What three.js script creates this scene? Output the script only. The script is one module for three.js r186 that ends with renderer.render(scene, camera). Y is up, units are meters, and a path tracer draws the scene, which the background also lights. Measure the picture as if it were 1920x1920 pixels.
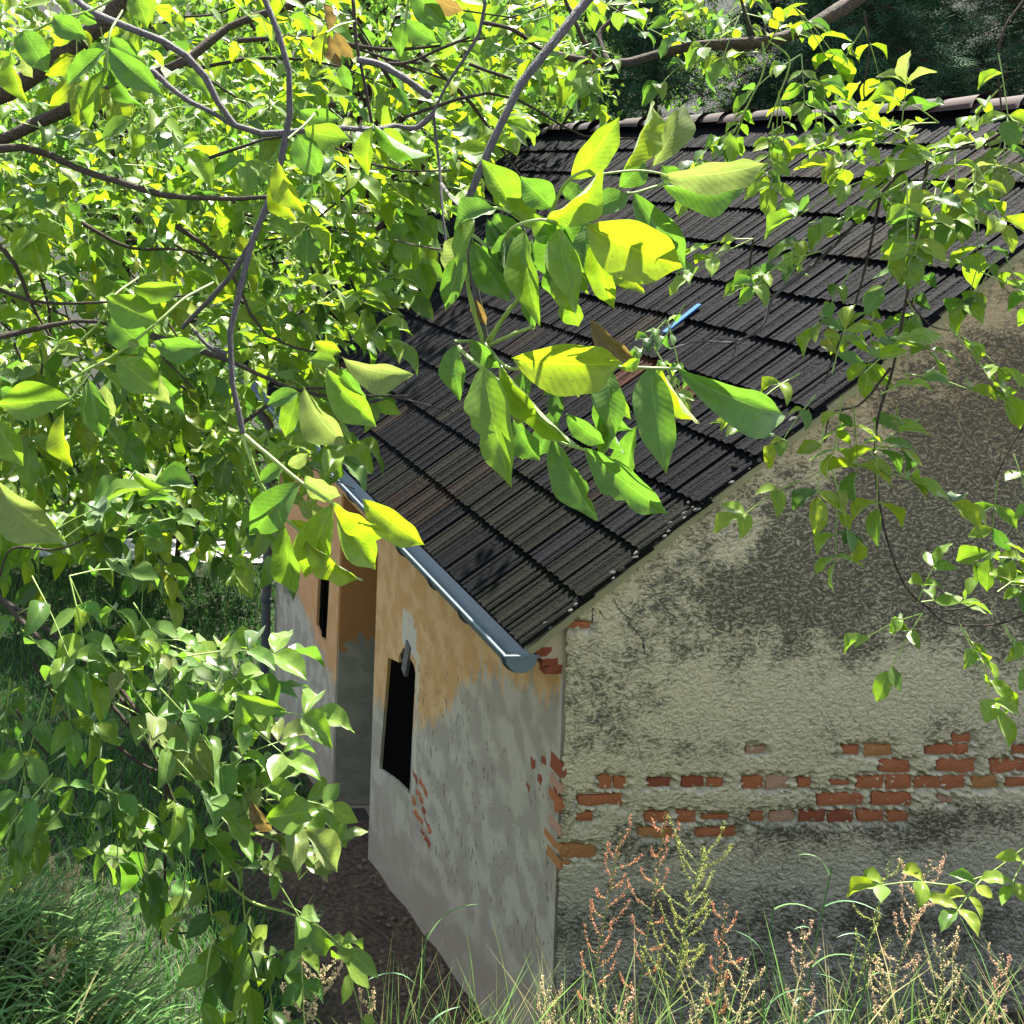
import * as THREE from 'three';
import { mergeGeometries } from 'three/addons/utils/BufferGeometryUtils.js';
import { createNoise2D, createNoise3D } from 'simplex-noise';

// ------------------------------------------------------------------ camera, sky, sun, exposure
const scene = new THREE.Scene();
const F = 1860, PX = 560, PY = 316, ROLL = 0.033, EYE = new THREE.Vector3(0, 4.96, 0);   // lens in pixels of a 1920 frame
const camera = new THREE.PerspectiveCamera(2 * Math.atan(1920 / F) * 180 / Math.PI, 1, 0.05, 400);
camera.setViewOffset(3840, 3840, 1920 - PX, 1920 - PY, 1920, 1920);
camera.position.copy(EYE); camera.rotation.z = ROLL;
scene.add(camera);
const SUN = new THREE.Vector3(0.2, 0.85, -0.47).normalize();
{ // clear sky: pale haze low down, blue overhead
  const w = 256, h = 128, d = new Float32Array(w * h * 4);
  for (let j = 0; j < h; j++) { const e = Math.max(0, Math.sin(((j + 0.5) / h - 0.5) * Math.PI)), t = Math.pow(e, 0.55); for (let i = 0; i < w; i++) { const k = (j * w + i) * 4; d[k] = 1.12 - 0.62 * t; d[k + 1] = 1.12 - 0.45 * t; d[k + 2] = 1.12 - 0.18 * t; d[k + 3] = 1; } }
  const t = new THREE.DataTexture(d, w, h, THREE.RGBAFormat, THREE.FloatType); t.mapping = THREE.EquirectangularReflectionMapping; t.magFilter = THREE.LinearFilter; t.needsUpdate = true;
  scene.background = t; scene.environment = t; scene.backgroundIntensity = 0.29; scene.environmentIntensity = 0.29;
}
const sun = new THREE.DirectionalLight(new THREE.Color(1, 0.95, 0.85), 5);
sun.position.copy(SUN).multiplyScalar(60); sun.castShadow = true;
Object.assign(sun.shadow.camera, { left: -30, right: 30, top: 30, bottom: -30, near: 1, far: 140 });
sun.shadow.mapSize.set(4096, 4096); scene.add(sun, sun.target);
const renderer = new THREE.WebGLRenderer({ antialias: true });
renderer.toneMapping = THREE.LinearToneMapping; renderer.toneMappingExposure = 6.2;
renderer.shadowMap.enabled = true;

// ------------------------------------------------------------------ helpers
function rngOf(seed) { let a = seed >>> 0; return () => { a = (a + 0x6D2B79F5) | 0; let t = Math.imul(a ^ (a >>> 15), 1 | a); t = (t + Math.imul(t ^ (t >>> 7), 61 | t)) ^ t; return ((t ^ (t >>> 14)) >>> 0) / 4294967296; }; }
let rnd = rngOf(7);
const rr = (a, b) => a + (b - a) * rnd();
const V = (x, y, z) => new THREE.Vector3(x, y, z);
const clamp = THREE.MathUtils.clamp, lerp = THREE.MathUtils.lerp, sstep = (x, a, b) => THREE.MathUtils.smoothstep(x, a, b);
const n2 = createNoise2D(rngOf(11)), n3 = createNoise3D(rngOf(12));
const fbm = (x, y, o = 4) => { let s = 0, a = 0.5; for (let i = 0; i < o; i++) { s += a * n2(x, y); x *= 2.03; y *= 2.03; a *= 0.5; } return s; };
const UP = V(0, 1, 0);
function ray(u, v) { const x = (u - PX) / F, y = -(v - PY) / F, c = Math.cos(ROLL), s = Math.sin(ROLL); return V(c * x - s * y, s * x + c * y, -1); }
const P = (u, v, D) => ray(u, v).multiplyScalar(D).add(EYE);           // the point seen at that pixel, D metres ahead
const used = new Map();
function numbered(n) { const k = used.get(n) ?? 0; used.set(n, k + 1); return k ? `${n}_${String(k).padStart(3, '0')}` : n; }
function tag(o, label, category, group, kind) { Object.assign(o.userData, { label, category }); if (group) o.userData.group = group; if (kind) o.userData.kind = kind; return o; }
function thing(name, label, category, pos, group) { const o = new THREE.Group(); o.name = numbered(name); o.position.copy(pos); scene.add(o); return tag(o, label, category, group); }
function mesh(name, geo, mat, parent, kind) { const m = new THREE.Mesh(geo, mat); m.name = name; m.castShadow = m.receiveShadow = true; if (kind) m.userData.kind = kind; (parent ?? scene).add(m); return m; }
function structure(name, geo, mat, label, category) { const m = mesh(numbered(name), geo, mat, scene, 'structure'); return tag(m, label, category); }
const std = (o) => new THREE.MeshStandardMaterial(o);
const rgb = (r, g, b) => new THREE.Color().setRGB(r, g, b);
function dataTex(w, h, fn, srgb = true) {                                // fn(x 0..1, y 0..1) -> linear [r, g, b]
  const d = new Uint8Array(w * h * 4), enc = srgb ? (c) => (c <= 0.0031308 ? c * 12.92 : 1.055 * Math.pow(c, 1 / 2.4) - 0.055) : (c) => c;
  for (let j = 0; j < h; j++) for (let i = 0; i < w; i++) { const c = fn((i + 0.5) / w, (j + 0.5) / h), k = (j * w + i) * 4; for (let q = 0; q < 3; q++) d[k + q] = 255 * clamp(enc(clamp(c[q], 0, 1)), 0, 1); d[k + 3] = 255; }
  const t = new THREE.DataTexture(d, w, h); t.magFilter = THREE.LinearFilter; t.minFilter = THREE.LinearMipmapLinearFilter; t.generateMipmaps = true; t.wrapS = t.wrapT = THREE.RepeatWrapping;
  if (srgb) t.colorSpace = THREE.SRGBColorSpace; t.needsUpdate = true; return t;
}
const mix3 = (a, b, t) => [lerp(a[0], b[0], t), lerp(a[1], b[1], t), lerp(a[2], b[2], t)];
function strip(geo) { for (const k of Object.keys(geo.attributes)) if (!['position', 'normal', 'uv'].includes(k)) geo.deleteAttribute(k); return geo.index ? geo.toNonIndexed() : geo; }
const merge = (list) => mergeGeometries(list.map(strip));
// tapered tube through points, r0 -> r1, knobbly
function tube(pts, r0, r1, seg = 6, per = 5, wob = 0.2) {
  const c = new THREE.CatmullRomCurve3(pts, false, 'centripetal'), n = Math.max(2, (pts.length - 1) * per), fr = c.computeFrenetFrames(n, false), pos = [], uv = [], idx = [], len = c.getLength(), ph = rnd() * 99;
  for (let i = 0; i <= n; i++) {
    const t = i / n, p = c.getPointAt(t), r = lerp(r0, r1, Math.pow(t, 0.8));
    for (let j = 0; j <= seg; j++) {
      const a = (j / seg) * 2 * Math.PI, q = r * (1 + wob * n3(ph + t * len * 22, Math.cos(a) * 1.4, Math.sin(a) * 1.4));
      const d = fr.normals[i].clone().multiplyScalar(Math.cos(a)).addScaledVector(fr.binormals[i], Math.sin(a));
      pos.push(p.x + d.x * q, p.y + d.y * q, p.z + d.z * q); uv.push(j / seg, t * len / 0.25);
    }
  }
  for (let i = 0; i < n; i++) for (let j = 0; j < seg; j++) { const a = i * (seg + 1) + j, b = a + seg + 1; idx.push(a, a + 1, b, b, a + 1, b + 1); }
  const g = new THREE.BufferGeometry(); g.setAttribute('position', new THREE.Float32BufferAttribute(pos, 3)); g.setAttribute('uv', new THREE.Float32BufferAttribute(uv, 2)); g.setIndex(idx); g.computeVertexNormals(); return g;
}
function roughBox(w, h, d, j = 0.06, r = 0.12) {                          // a chipped block, chamfered round the front face, centre at the origin
  const g = new THREE.BoxGeometry(w, h, d, 3, 2, 1), p = g.attributes.position, s = rnd() * 50;
  for (let i = 0; i < p.count; i++) {
    const x = p.getX(i), y = p.getY(i), z = p.getZ(i), e = Math.abs(x) > w * 0.49 || Math.abs(y) > h * 0.49;
    p.setXYZ(i, x + w * j * 1.1 * n3(x * 31 + s, y * 31, 1) , y + h * j * 2.6 * n3(x * 27 + s, y * 27, 7), z + (z > 0 && e ? -r * h : 0) + h * 0.05 * n3(x * 40 + s, y * 40, 3));
  }
  g.computeVertexNormals(); return g;
}

// ------------------------------------------------------------------ the frame of the house: gable to the right (G), long side away (L)
const L = ray(60, 300); L.y = 0; L.normalize();
const G = V(1, 0, -0.069).normalize(), A = P(1040, 1868, 6);
const gableN = new THREE.Vector3().crossVectors(G, UP), sideN = new THREE.Vector3().crossVectors(L, UP);
const houseM = new THREE.Matrix4().makeBasis(G, UP, L.clone().negate()).setPosition(A);
const houseI = houseM.clone().invert();
const sideM = new THREE.Matrix4().makeBasis(L, UP, G).setPosition(A);     // x = along the side wall, y = up, z = into the house
const H = (u, y, w) => V(u, y, -w).applyMatrix4(houseM);
const toHouse = (p) => { const q = p.clone().applyMatrix4(houseI); return { u: q.x, y: q.y, w: -q.z }; };
function onGable(u, v) { const r = ray(u, v); return toHouse(r.multiplyScalar(A.clone().sub(EYE).dot(gableN) / r.dot(gableN)).add(EYE)); }
function onSide(u, v) { const r = ray(u, v); return toHouse(r.multiplyScalar(A.clone().sub(EYE).dot(sideN) / r.dot(sideN)).add(EYE)); }
const EAVE_U = -0.302, EAVE_Y = 2.15, RIDGE_U = 3.9, RIDGE_Y = 5.565, SLOPE = (RIDGE_Y - EAVE_Y) / (RIDGE_U - EAVE_U);
const W_NEAR = -0.11, W_FAR = 8.35;
const baseY = (w) => -0.65 - 0.232 * w;                                  // where the ground meets the side wall

// ------------------------------------------------------------------ ground
function groundY(x, z) {
  const { u, w } = toHouse(V(x, 0, z)), D = -z;
  let y = -0.65 - 0.232 * clamp(w, -0.4, 8.4);
  if (w > 8.4) y -= 0.03 * Math.min(w - 8.4, 14);
  if (D > 34) y += 0.12 * (D - 34) + 0.004 * (D - 34) ** 2;
  const s = Math.max(0, -0.4 - w); y += Math.min(3.9, 0.95 * s * sstep(s, 0, 0.6));
  y += 0.55 * sstep(x, 2.2, 5) * sstep(w, -3, 0.2) * (1 - sstep(w, 6, 14));
  y += 1.0 * sstep(-x, 0.15, 1.15) * sstep(D, 2.6, 3.9) * (1 - sstep(D, 4.3, 6.6));
  return y + 0.03 * n2(x * 1.7, z * 1.7) + 0.012 * n2(x * 7, z * 7);
}
{
  const NX = 260, NZ = 300, pos = [], uv = [], col = [], idx = [];
  const gx = (t) => { const s = t * 2 - 1; return 0.5 + 14 * s + 66 * s ** 5; }, gz = (t) => 6 - 30 * t - 130 * t ** 5;
  for (let j = 0; j <= NZ; j++) for (let i = 0; i <= NX; i++) {
    const x = gx(i / NX), z = gz(j / NZ), h = toHouse(V(x, 0, z)); pos.push(x, groundY(x, z), z); uv.push(x / 1.6, z / 1.6);
    const path = sstep(h.u, -1.5 + 0.35 * n2(h.w * 1.3, 3), -0.75) * (1 - sstep(h.w, 6.5, 8)) * sstep(h.w, -1.2, 0.2);
    const k = 0.5 + 0.5 * n2(x * 0.9, z * 0.9), c = mix3(mix3([0.022, 0.04, 0.012], [0.04, 0.05, 0.02], k), [0.17, 0.105, 0.066], path); if (-z > 26) { const q = sstep(-z, 26, 32); c[0] = lerp(c[0], 0.008, q); c[1] = lerp(c[1], 0.018, q); c[2] = lerp(c[2], 0.006, q); } col.push(...c);
  }
  for (let j = 0; j < NZ; j++) for (let i = 0; i < NX; i++) { const a = j * (NX + 1) + i, b = a + NX + 1; idx.push(a, a + 1, b, b, a + 1, b + 1); }
  const g = new THREE.BufferGeometry(); g.setAttribute('position', new THREE.Float32BufferAttribute(pos, 3)); g.setAttribute('uv', new THREE.Float32BufferAttribute(uv, 2)); g.setAttribute('color', new THREE.Float32BufferAttribute(col, 3)); g.setIndex(idx); g.computeVertexNormals();
  const soil = dataTex(512, 512, (x, y) => { const a = Math.cos(x * 6.283) * 3, b = Math.sin(x * 6.283) * 3, c = Math.cos(y * 6.283) * 3, d = Math.sin(y * 6.283) * 3, k = 0.55 + 0.35 * n3(a + c, b + d, c - a) + 0.3 * n3(4 * a + c * 4, 4 * b + 3 * d, 5 * c) + 0.25 * n2(x * 180, y * 120); const q = clamp(k, 0.15, 1.3) * 0.75; return [q, q, q]; });
  structure('ground', g, std({ vertexColors: true, map: soil, bumpMap: soil, bumpScale: 0.02, roughness: 1 }), 'sloping ground of earth and turf with a bare earth path along the house', 'ground');
}
{ // the pale lane beyond the trees
  const pos = [], idx = [], uv = []; let k = 0;
  for (let i = 0; i <= 80; i++) { const x = -34 + i * 0.8; for (let j = 0; j <= 4; j++) { const z = -19.3 - 0.02 * x - j * 0.3; pos.push(x, groundY(x, z) + 0.03, z); uv.push(x / 2, z / 2); } }
  for (let i = 0; i < 80; i++) for (let j = 0; j < 4; j++) { k = i * 5 + j; idx.push(k, k + 5, k + 1, k + 1, k + 5, k + 6); }
  const g = new THREE.BufferGeometry(); g.setAttribute('position', new THREE.Float32BufferAttribute(pos, 3)); g.setAttribute('uv', new THREE.Float32BufferAttribute(uv, 2)); g.setIndex(idx); g.computeVertexNormals();
  const t = dataTex(256, 256, (x, y) => { const q = 0.42 + 0.1 * n2(x * 60, y * 60) + 0.06 * n2(x * 9, y * 9); return [q, q * 0.97, q * 0.92]; });
  structure('lane', g, std({ map: t, roughness: 0.95 }), 'pale gravel lane crossing beyond the trees on the left', 'lane');
}

// ------------------------------------------------------------------ the house
const house = thing('old_house', 'old plastered house with black ribbed tile roof and crumbling gable wall', 'house', V(0, 0, 0));
house.position.copy(H(0, baseY(0), 0));
const hInv = new THREE.Matrix4().makeTranslation(-house.position.x, -house.position.y, -house.position.z);
const put = (g, m) => g.applyMatrix4(m).applyMatrix4(hInv);
const houseGeo = (g) => put(g, houseM), sideGeo = (g) => put(g, sideM);
const roofYat = (u) => (u < RIDGE_U ? EAVE_Y + (u - EAVE_U) * SLOPE : RIDGE_Y - (u - RIDGE_U) * SLOPE);

// bricks bared in the gable: x, y, width, height in photograph pixels, tone
const bared = [];
const rowOf = (y, h, ...xs) => { for (const [x, w, hh, tone] of xs) bared.push([x, y, w, hh ?? h, tone ?? 0]); };
rowOf(1382, 14, [1800, 34]);
rowOf(1404, 22, [1593, 30, 16], [1644, 50, 22, 2], [1745, 20, 14], [1772, 38], [1803, 22], [1912, 32, 16], [1415, 34, 12, 1]);
rowOf(1435, 24, [1675, 58], [1790, 70], [1892, 72]);
rowOf(1465, 24, [1132, 26], [1160, 22], [1235, 42, 16], [1297, 42, 20], [1339, 30, 16], [1410, 40, 26], [1455, 42, 24, 1], [1506, 24, 18], [1572, 36, 8], [1630, 50], [1683, 46], [1737, 50], [1785, 46], [1843, 48, 22, 2], [1902, 36, 16]);
rowOf(1497, 23, [1122, 82, 20], [1573, 86], [1668, 76], [1770, 26, 12, 1]);
rowOf(1529, 23, [1095, 30, 16], [1230, 46, 18], [1285, 36, 22], [1340, 52, 9], [1417, 28, 18], [1465, 46, 20, 1], [1520, 48], [1574, 46], [1630, 50, 22], [1680, 40, 18]);
rowOf(1559, 22, [1225, 66, 18, 2], [1340, 74, 18]);
rowOf(1594, 25, [1084, 66, 26, 2]);
rowOf(1170, 10, [1084, 44, 11]);
const baredBoxes = bared.map(([x, y, w, h, tone]) => { const a = onGable(x - w / 2, y + h / 2), b = onGable(x + w / 2, y - h / 2); return { u0: a.u, u1: b.u, y0: Math.min(a.y, b.y), y1: Math.max(a.y, b.y), tone }; });
const near = (u, y) => { let d = 9; for (const b of baredBoxes) { const dx = Math.max(b.u0 - u, 0, u - b.u1), dy = Math.max(b.y0 - y, 0, y - b.y1); d = Math.min(d, Math.hypot(dx, dy)); } return d; };
const plasterDepth = (u, y) => {                                          // how far the render has fallen away
  const d = near(u, y) + 0.026 * n2(u * 17, y * 21) + 0.006 * n2(u * 45, y * 45); return 0.03 * (1 - sstep(d, 0.012, 0.026));
};
// gable colouring: pale lime render, weathered dark where water and algae have sat
const GW = 3.6, GY0 = -0.75, GH = 6.4;
const stain = (u, y) => {
  const rf = roofYat(u) - y, n = 0.26 * fbm(u * 1.3 + 5, y * 1.5) + 0.2 * fbm(u * 4.5, y * 6) + 0.08 * n2(u * 14, y * 17);
  let s = 0.40;
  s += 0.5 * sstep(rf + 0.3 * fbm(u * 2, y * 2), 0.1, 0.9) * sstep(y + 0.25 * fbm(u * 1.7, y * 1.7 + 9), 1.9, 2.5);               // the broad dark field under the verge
  s += 0.24 * Math.exp(-(((u - 0.25) / 0.35) ** 2) - ((y - 1.75) / 0.28) ** 2);
  s -= 0.16 * Math.exp(-(((y - 1.72 - 0.05 * u) / 0.2) ** 2));              // pale band
  s -= 0.1 * Math.exp(-(((y - 1.35) / 0.12) ** 2));
  s += 0.24 * Math.exp(-(((y - 0.95 - 0.04 * u) / 0.1) ** 2)) * sstep(u, 0.1, 0.5) + 0.2 * Math.exp(-(((y - 0.42) / 0.2) ** 2));
  s -= 0.12 * Math.exp(-(((y - 0.72) / 0.1) ** 2));
  s += 0.12 * sstep(-y, -0.3, 0.3);
  return clamp(s + n, 0.12, 0.85);
};
function roughcast(u, y) {                                                // thrown plaster: 0 hollow .. 1 crest
  const sx = u + 0.02 * n2(u * 9, y * 9), sy = y + 0.02 * n2(u * 9 + 40, y * 9);
  const a = n2(sx * 15, sy * 24), b = n2(sx * 34 + 9, sy * 52), c = n2(sx * 75, sy * 92);
  return clamp(0.5 + 0.2 * a + 0.26 * b + 0.2 * c, 0, 1);
}
const crackLines = [[[1148, 1122], [1154, 1136], [1165, 1148], [1176, 1156], [1178, 1170], [1190, 1180], [1202, 1198], [1204, 1222]], [[1108, 1138], [1106, 1162], [1100, 1176]], [[1120, 1142], [1130, 1156]], [[1036, 1180], [1034, 1206], [1042, 1230]]].map((l) => l.map((p) => onGable(...p)));
const crackDist = (u, v) => { let d = 1; for (const l of crackLines) for (let i = 1; i < l.length; i++) { const a = l[i - 1], b = l[i], dx = b.u - a.u, dy = b.y - a.y, t = clamp(((u - a.u) * dx + (v - a.y) * dy) / (dx * dx + dy * dy), 0, 1); d = Math.min(d, Math.hypot(u - a.u - dx * t, v - a.y - dy * t)); } return d; };
const gCol = dataTex(1536, 2048, (x, y) => {
  const u = x * GW, v = GY0 + y * GH, s = stain(u, v), high = sstep(v, 2.7, 3.7);
  let pale = mix3([0.54, 0.47, 0.315], [0.40, 0.31, 0.185], high); pale = mix3(pale, [0.37, 0.355, 0.31], 0.7 * (1 - sstep(v, 0.4, 1.3)));
  pale = mix3(pale, [0.5, 0.47, 0.25], 0.5 * (1 - sstep(roofYat(u) - v, 0.05, 0.28)) * sstep(u, -0.1, 0.2));
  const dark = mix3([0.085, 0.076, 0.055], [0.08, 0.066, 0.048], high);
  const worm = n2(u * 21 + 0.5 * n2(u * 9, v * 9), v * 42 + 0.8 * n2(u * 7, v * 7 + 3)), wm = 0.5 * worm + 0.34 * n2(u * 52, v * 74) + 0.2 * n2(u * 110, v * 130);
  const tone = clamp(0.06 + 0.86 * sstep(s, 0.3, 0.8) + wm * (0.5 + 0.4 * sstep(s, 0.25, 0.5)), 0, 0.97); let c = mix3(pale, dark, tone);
  if (u < 0.6 && v > 2 && v < 2.6) { const e = crackDist(u + 0.006 * n2(u * 60, v * 60), v); c = mix3([0.03, 0.026, 0.02], c, sstep(e, 0.001, 0.006)); }
  const pd = plasterDepth(u, v) / 0.03;
  return mix3(c, [0.45, 0.42, 0.34], 0.75 * pd);
});
const gBump = dataTex(1024, 1536, (x, y) => { const u = x * GW, v = GY0 + y * GH, r = roughcast(u, v); return [r, r, r]; }, false);
for (const t of [gCol, gBump]) t.wrapS = t.wrapT = THREE.MirroredRepeatWrapping;
const gableMat = new THREE.MeshPhysicalMaterial({ map: gCol, bumpMap: gBump, bumpScale: 0.008, roughness: 1, specularIntensity: 0.3 });
let gableWall;
{
  const us = []; for (let u = 0; u < 3.45; u += 0.0125) us.push(u); for (let u = 3.45; u < 8.1; u += 0.15) us.push(u); us.push(8.1);
  const NY = 460, pos = [], uv = [], idx = [];
  for (let i = 0; i < us.length; i++) for (let j = 0; j <= NY; j++) {
    const u = us[i], top = roofYat(u) - 0.055, y = lerp(GY0, top, j / NY), fall = plasterDepth(u, y), k = u > 3.45 ? 0 : 1;
    const edge = k * 0.014 * (1 - sstep(u, 0, 0.03));                     // rounded arris at the corner
    pos.push(u + (i === 0 ? 0.012 * n2(y * 14, 2) : 0), y, 0.024 - edge - fall * k + 0.007 * (roughcast(u, y) - 0.5) * k + 0.004 * fbm(u * 2, y * 2)); uv.push(u / GW, (y - GY0) / GH);
  }
  for (let i = 0; i < us.length - 1; i++) for (let j = 0; j < NY; j++) { const a = i * (NY + 1) + j, b = a + NY + 1; idx.push(a, b, a + 1, b, b + 1, a + 1); }
  const g = new THREE.BufferGeometry(); g.setAttribute('position', new THREE.Float32BufferAttribute(pos, 3)); g.setAttribute('uv', new THREE.Float32BufferAttribute(uv, 2)); g.setIndex(idx); g.computeVertexNormals();
  // masonry behind the render
  const s = new THREE.Shape([[0.03, GY0 - 0.6], [8.1, GY0 - 0.6], [8.1, roofYat(8.1) - 0.08], [RIDGE_U, RIDGE_Y - 0.08], [0.03, roofYat(0.03) - 0.08]].map((p) => new THREE.Vector2(...p)));
  const back = new THREE.ExtrudeGeometry(s, { depth: 0.38, bevelEnabled: false }); back.translate(0, 0, -0.396); const bu = back.attributes.uv; for (let i = 0; i < bu.count; i++) bu.setXY(i, bu.getX(i) / GW, (bu.getY(i) - GY0) / GH);
  gableWall = mesh('gable_wall', houseGeo(merge([g, back])), gableMat, house);
  gableWall.userData.label = 'shaded gable wall of mottled roughcast plaster with patches of bare brick';
}
const brickTex = dataTex(256, 256, (x, y) => { const k = 0.75 + 0.3 * fbm(x * 9, y * 9) + 0.15 * n2(x * 60, y * 60), m = sstep(fbm(x * 5 + 3, y * 6), 0.18, 0.4); return mix3([k, k, k], [1.0, 1.0, 1.0], m * 0.4); });
const brickMats = [[0.52, 0.165, 0.066], [0.6, 0.33, 0.23], [0.54, 0.23, 0.08], [0.36, 0.09, 0.042]].map((c) => std({ color: rgb(...c), map: brickTex, bumpMap: brickTex, bumpScale: 0.004, roughness: 0.95 }));
function brick(parent, m, w, h, d, at, tone, name = 'brick') { const g = roughBox(w, h, d); g.translate(...at); return mesh(name, put(g, m), brickMats[tone], parent); }
for (const b of baredBoxes) { rnd(); brick(gableWall, houseM, b.u1 - b.u0, b.y1 - b.y0, 0.07, [(b.u0 + b.u1) / 2, (b.y0 + b.y1) / 2, -0.02 + rr(-0.002, 0.003)], b.tone === 0 && rnd() < 0.2 ? 3 : b.tone); }
// toothed quoin bricks laid bare at the corner
for (const [y0, y1, tone] of [[1432, 1462, 3], [1468, 1492, 1], [1496, 1522, 0], [1548, 1572, 1], [1582, 1606, 2], [1609, 1633, 2]]) {
  const a = onGable(1052, y1), b = onGable(1052, y0); { const bw = rr(0.05, 0.08), bd = rr(0.12, 0.2); brick(gableWall, houseM, bw, b.y - a.y - 0.015, bd, [bw / 2 - 0.004, (a.y + b.y) / 2, 0.018 - bd / 2], tone); };
}
// a crack in the render near the eaves
// ---- the long side wall
const SX0 = 0.03, SX1 = 7.05, wallBottom = -3.0;
const sidePoly = (list) => list.map(([x, y]) => { const q = onSide(x, y); return new THREE.Vector2(q.w, q.y); });
const holes = {
  window: sidePoly([[728, 1233], [748, 1242], [748, 1230], [757, 1214], [776, 1247], [779, 1262], [772, 1400], [768, 1488], [756, 1476], [743, 1463], [711, 1441]]),
  door: null,
  slit: sidePoly([[598, 1050], [620, 1040], [615, 1140], [611, 1207], [600, 1190], [593, 1172]]),
  hole: sidePoly([[530, 1085], [546, 1088], [545, 1118], [541, 1138], [532, 1112]]),
};
{ const n = onSide(700, 1300).w, f = onSide(629, 1300).w, t = onSide(690, 985).y; holes.door = [[n, -1.62], [n, t - 0.16], [n + 0.1, t - 0.02], [n + 0.3, t + 0.04], [f, t + 0.04], [f, -1.62]].map((p) => new THREE.Vector2(...p)); }
const winNear = Math.min(...holes.window.map((p) => p.x));
const bound = [[560, 1120], [600, 1215], [625, 1290], [700, 1322], [718, 1318], [779, 1372], [800, 1362], [845, 1330], [862, 1285], [880, 1282], [905, 1262], [935, 1262], [968, 1282], [1000, 1290], [1026, 1316], [1044, 1302], [1056, 1285]].map((p) => onSide(...p)).sort((a, b) => a.w - b.w);
const boundY = (w) => { if (w <= bound[0].w) return bound[0].y; for (let i = 1; i < bound.length; i++) if (w < bound[i].w) return lerp(bound[i - 1].y, bound[i].y, (w - bound[i - 1].w) / (bound[i].w - bound[i - 1].w)); return bound.at(-1).y; };
const sideColor = (w, y) => {
  const drip = 0.22 * n2(w * 4.2, y * 0.5) * n2(w * 13, 2) + 0.08 * n2(w * 26, y * 1.6) + 0.05 * fbm(w * 12, y * 12), f = fbm(w * 3.2, y * 3.2, 5), fine = n2(w * 95, y * 95);
  let ochre = mix3([0.47, 0.265, 0.11], [0.54, 0.34, 0.165], sstep(f, -0.25, 0.35)); ochre = mix3(ochre, [0.50, 0.24, 0.12], sstep(w, 3.9, 5) * 0.6);
  ochre = mix3(ochre, [0.6, 0.5, 0.36], 0.5 * sstep(n2(w * 30, y * 3.5), 0.78, 0.9));
  let grey = mix3([0.30, 0.265, 0.215], [0.40, 0.36, 0.295], sstep(f + 0.3 * n2(w * 3, y * 3), -0.3, 0.4));
  const low = y - baseY(clamp(w, 0, 7)); grey = mix3(grey, [0.27, 0.215, 0.165], 0.7 * (1 - sstep(low + 0.3 * fbm(w * 3, y * 3), 0.15, 0.85)));
  let c = mix3(grey, ochre, sstep(y + drip, boundY(w) - 0.02, boundY(w) + 0.05));
  if (w < 0.16) c = mix3(c, [0.46, 0.43, 0.36], 0.6 * sstep(0.1 - w + 0.07 * fbm(w * 3, y * 3), 0, 0.05) * sstep(y, 1.0, 1.5));
  const wn = winNear; if (y > -0.2 && y < 0.98 && w < wn && w > wn - 0.075 + 0.015 * n2(y * 9, 4)) c = mix3(c, [0.5, 0.47, 0.4], 0.6);
  if (y > 0.9 && y < 1.22 - 0.3 * Math.abs(w - wn - 0.2) + 0.05 * n2(w * 20, y * 9) && w > wn + 0.0 && w < wn + 0.33) c = mix3(c, [0.46, 0.44, 0.39], 0.85);
  const pits = sstep(n2(w * 16, y * 6.5) + 0.35 * n2(w * 41, y * 30), 0.62, 0.74) * sstep(low, 0.3, 0.8) * (1 - sstep(y, 0.9, 1.6)) * sstep(2.7 - w, 0, 0.4) * sstep(fbm(w * 2.1 + 8, y * 2.1), -0.25, 0.1);
  c = mix3(c, [0.12, 0.1, 0.08], 0.75 * pits); const q = 1 + 0.07 * fine; return [c[0] * q, c[1] * q, c[2] * q, pits];
};
const SW = 7.2, SH = 5.4, sCol = dataTex(2048, 1536, (x, y) => sideColor(x * SW - 0.1, wallBottom + y * SH));
const sBump = dataTex(1024, 1024, (x, y) => { const w = x * SW - 0.1, v = wallBottom + y * SH, k = 0.55 + 0.2 * fbm(w * 14, v * 14) + 0.1 * n2(w * 70, v * 70) - 0.5 * sideColor(w, v)[3]; return [k, k, k]; }, false);
const sideMat = std({ map: sCol, bumpMap: sBump, bumpScale: 0.0025, roughness: 0.97 });
const sideUV = (g) => { const p = g.attributes.position, u = g.attributes.uv; for (let i = 0; i < p.count; i++) u.setXY(i, (p.getX(i) + 0.1) / SW, (p.getY(i) - wallBottom) / SH); return g; };
let sideWall;
{
  const top = 2.25, s = new THREE.Shape([[SX0, wallBottom], [SX1, wallBottom], [SX1, top], [SX0, top]].map((p) => new THREE.Vector2(...p)));
  for (const h of Object.values(holes)) s.holes.push(new THREE.Path(h));
  const g = sideUV(new THREE.ExtrudeGeometry(s, { depth: 0.5, bevelEnabled: false }));
  // coved cornice under the eaves: wall face leaning out to the gutter
  const c = new THREE.Shape([[0.002, 1.905], [0.002, 2.2], [-0.215, 2.2], [-0.215, 2.1], [-0.19, 2.08]].map((p) => new THREE.Vector2(...p)));
  const cg = new THREE.ExtrudeGeometry(c, { depth: SX1 - 0.03, bevelEnabled: false }); // x = u, y = y, z = along
  const p = cg.attributes.position; for (let i = 0; i < p.count; i++) p.setXYZ(i, p.getZ(i) + 0.03, p.getY(i), p.getX(i));
  const ix = []; for (let i = 0; i < p.count; i += 3) ix.push(i, i + 2, i + 1); cg.setIndex(ix); cg.computeVertexNormals();
  sideWall = mesh('side_wall', sideGeo(merge([g, sideUV(cg.toNonIndexed())])), sideMat, house); sideWall.userData.label = 'long side wall, ochre plaster above bare grey render';
  sideWall.geometry.computeVertexNormals();
}
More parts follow.
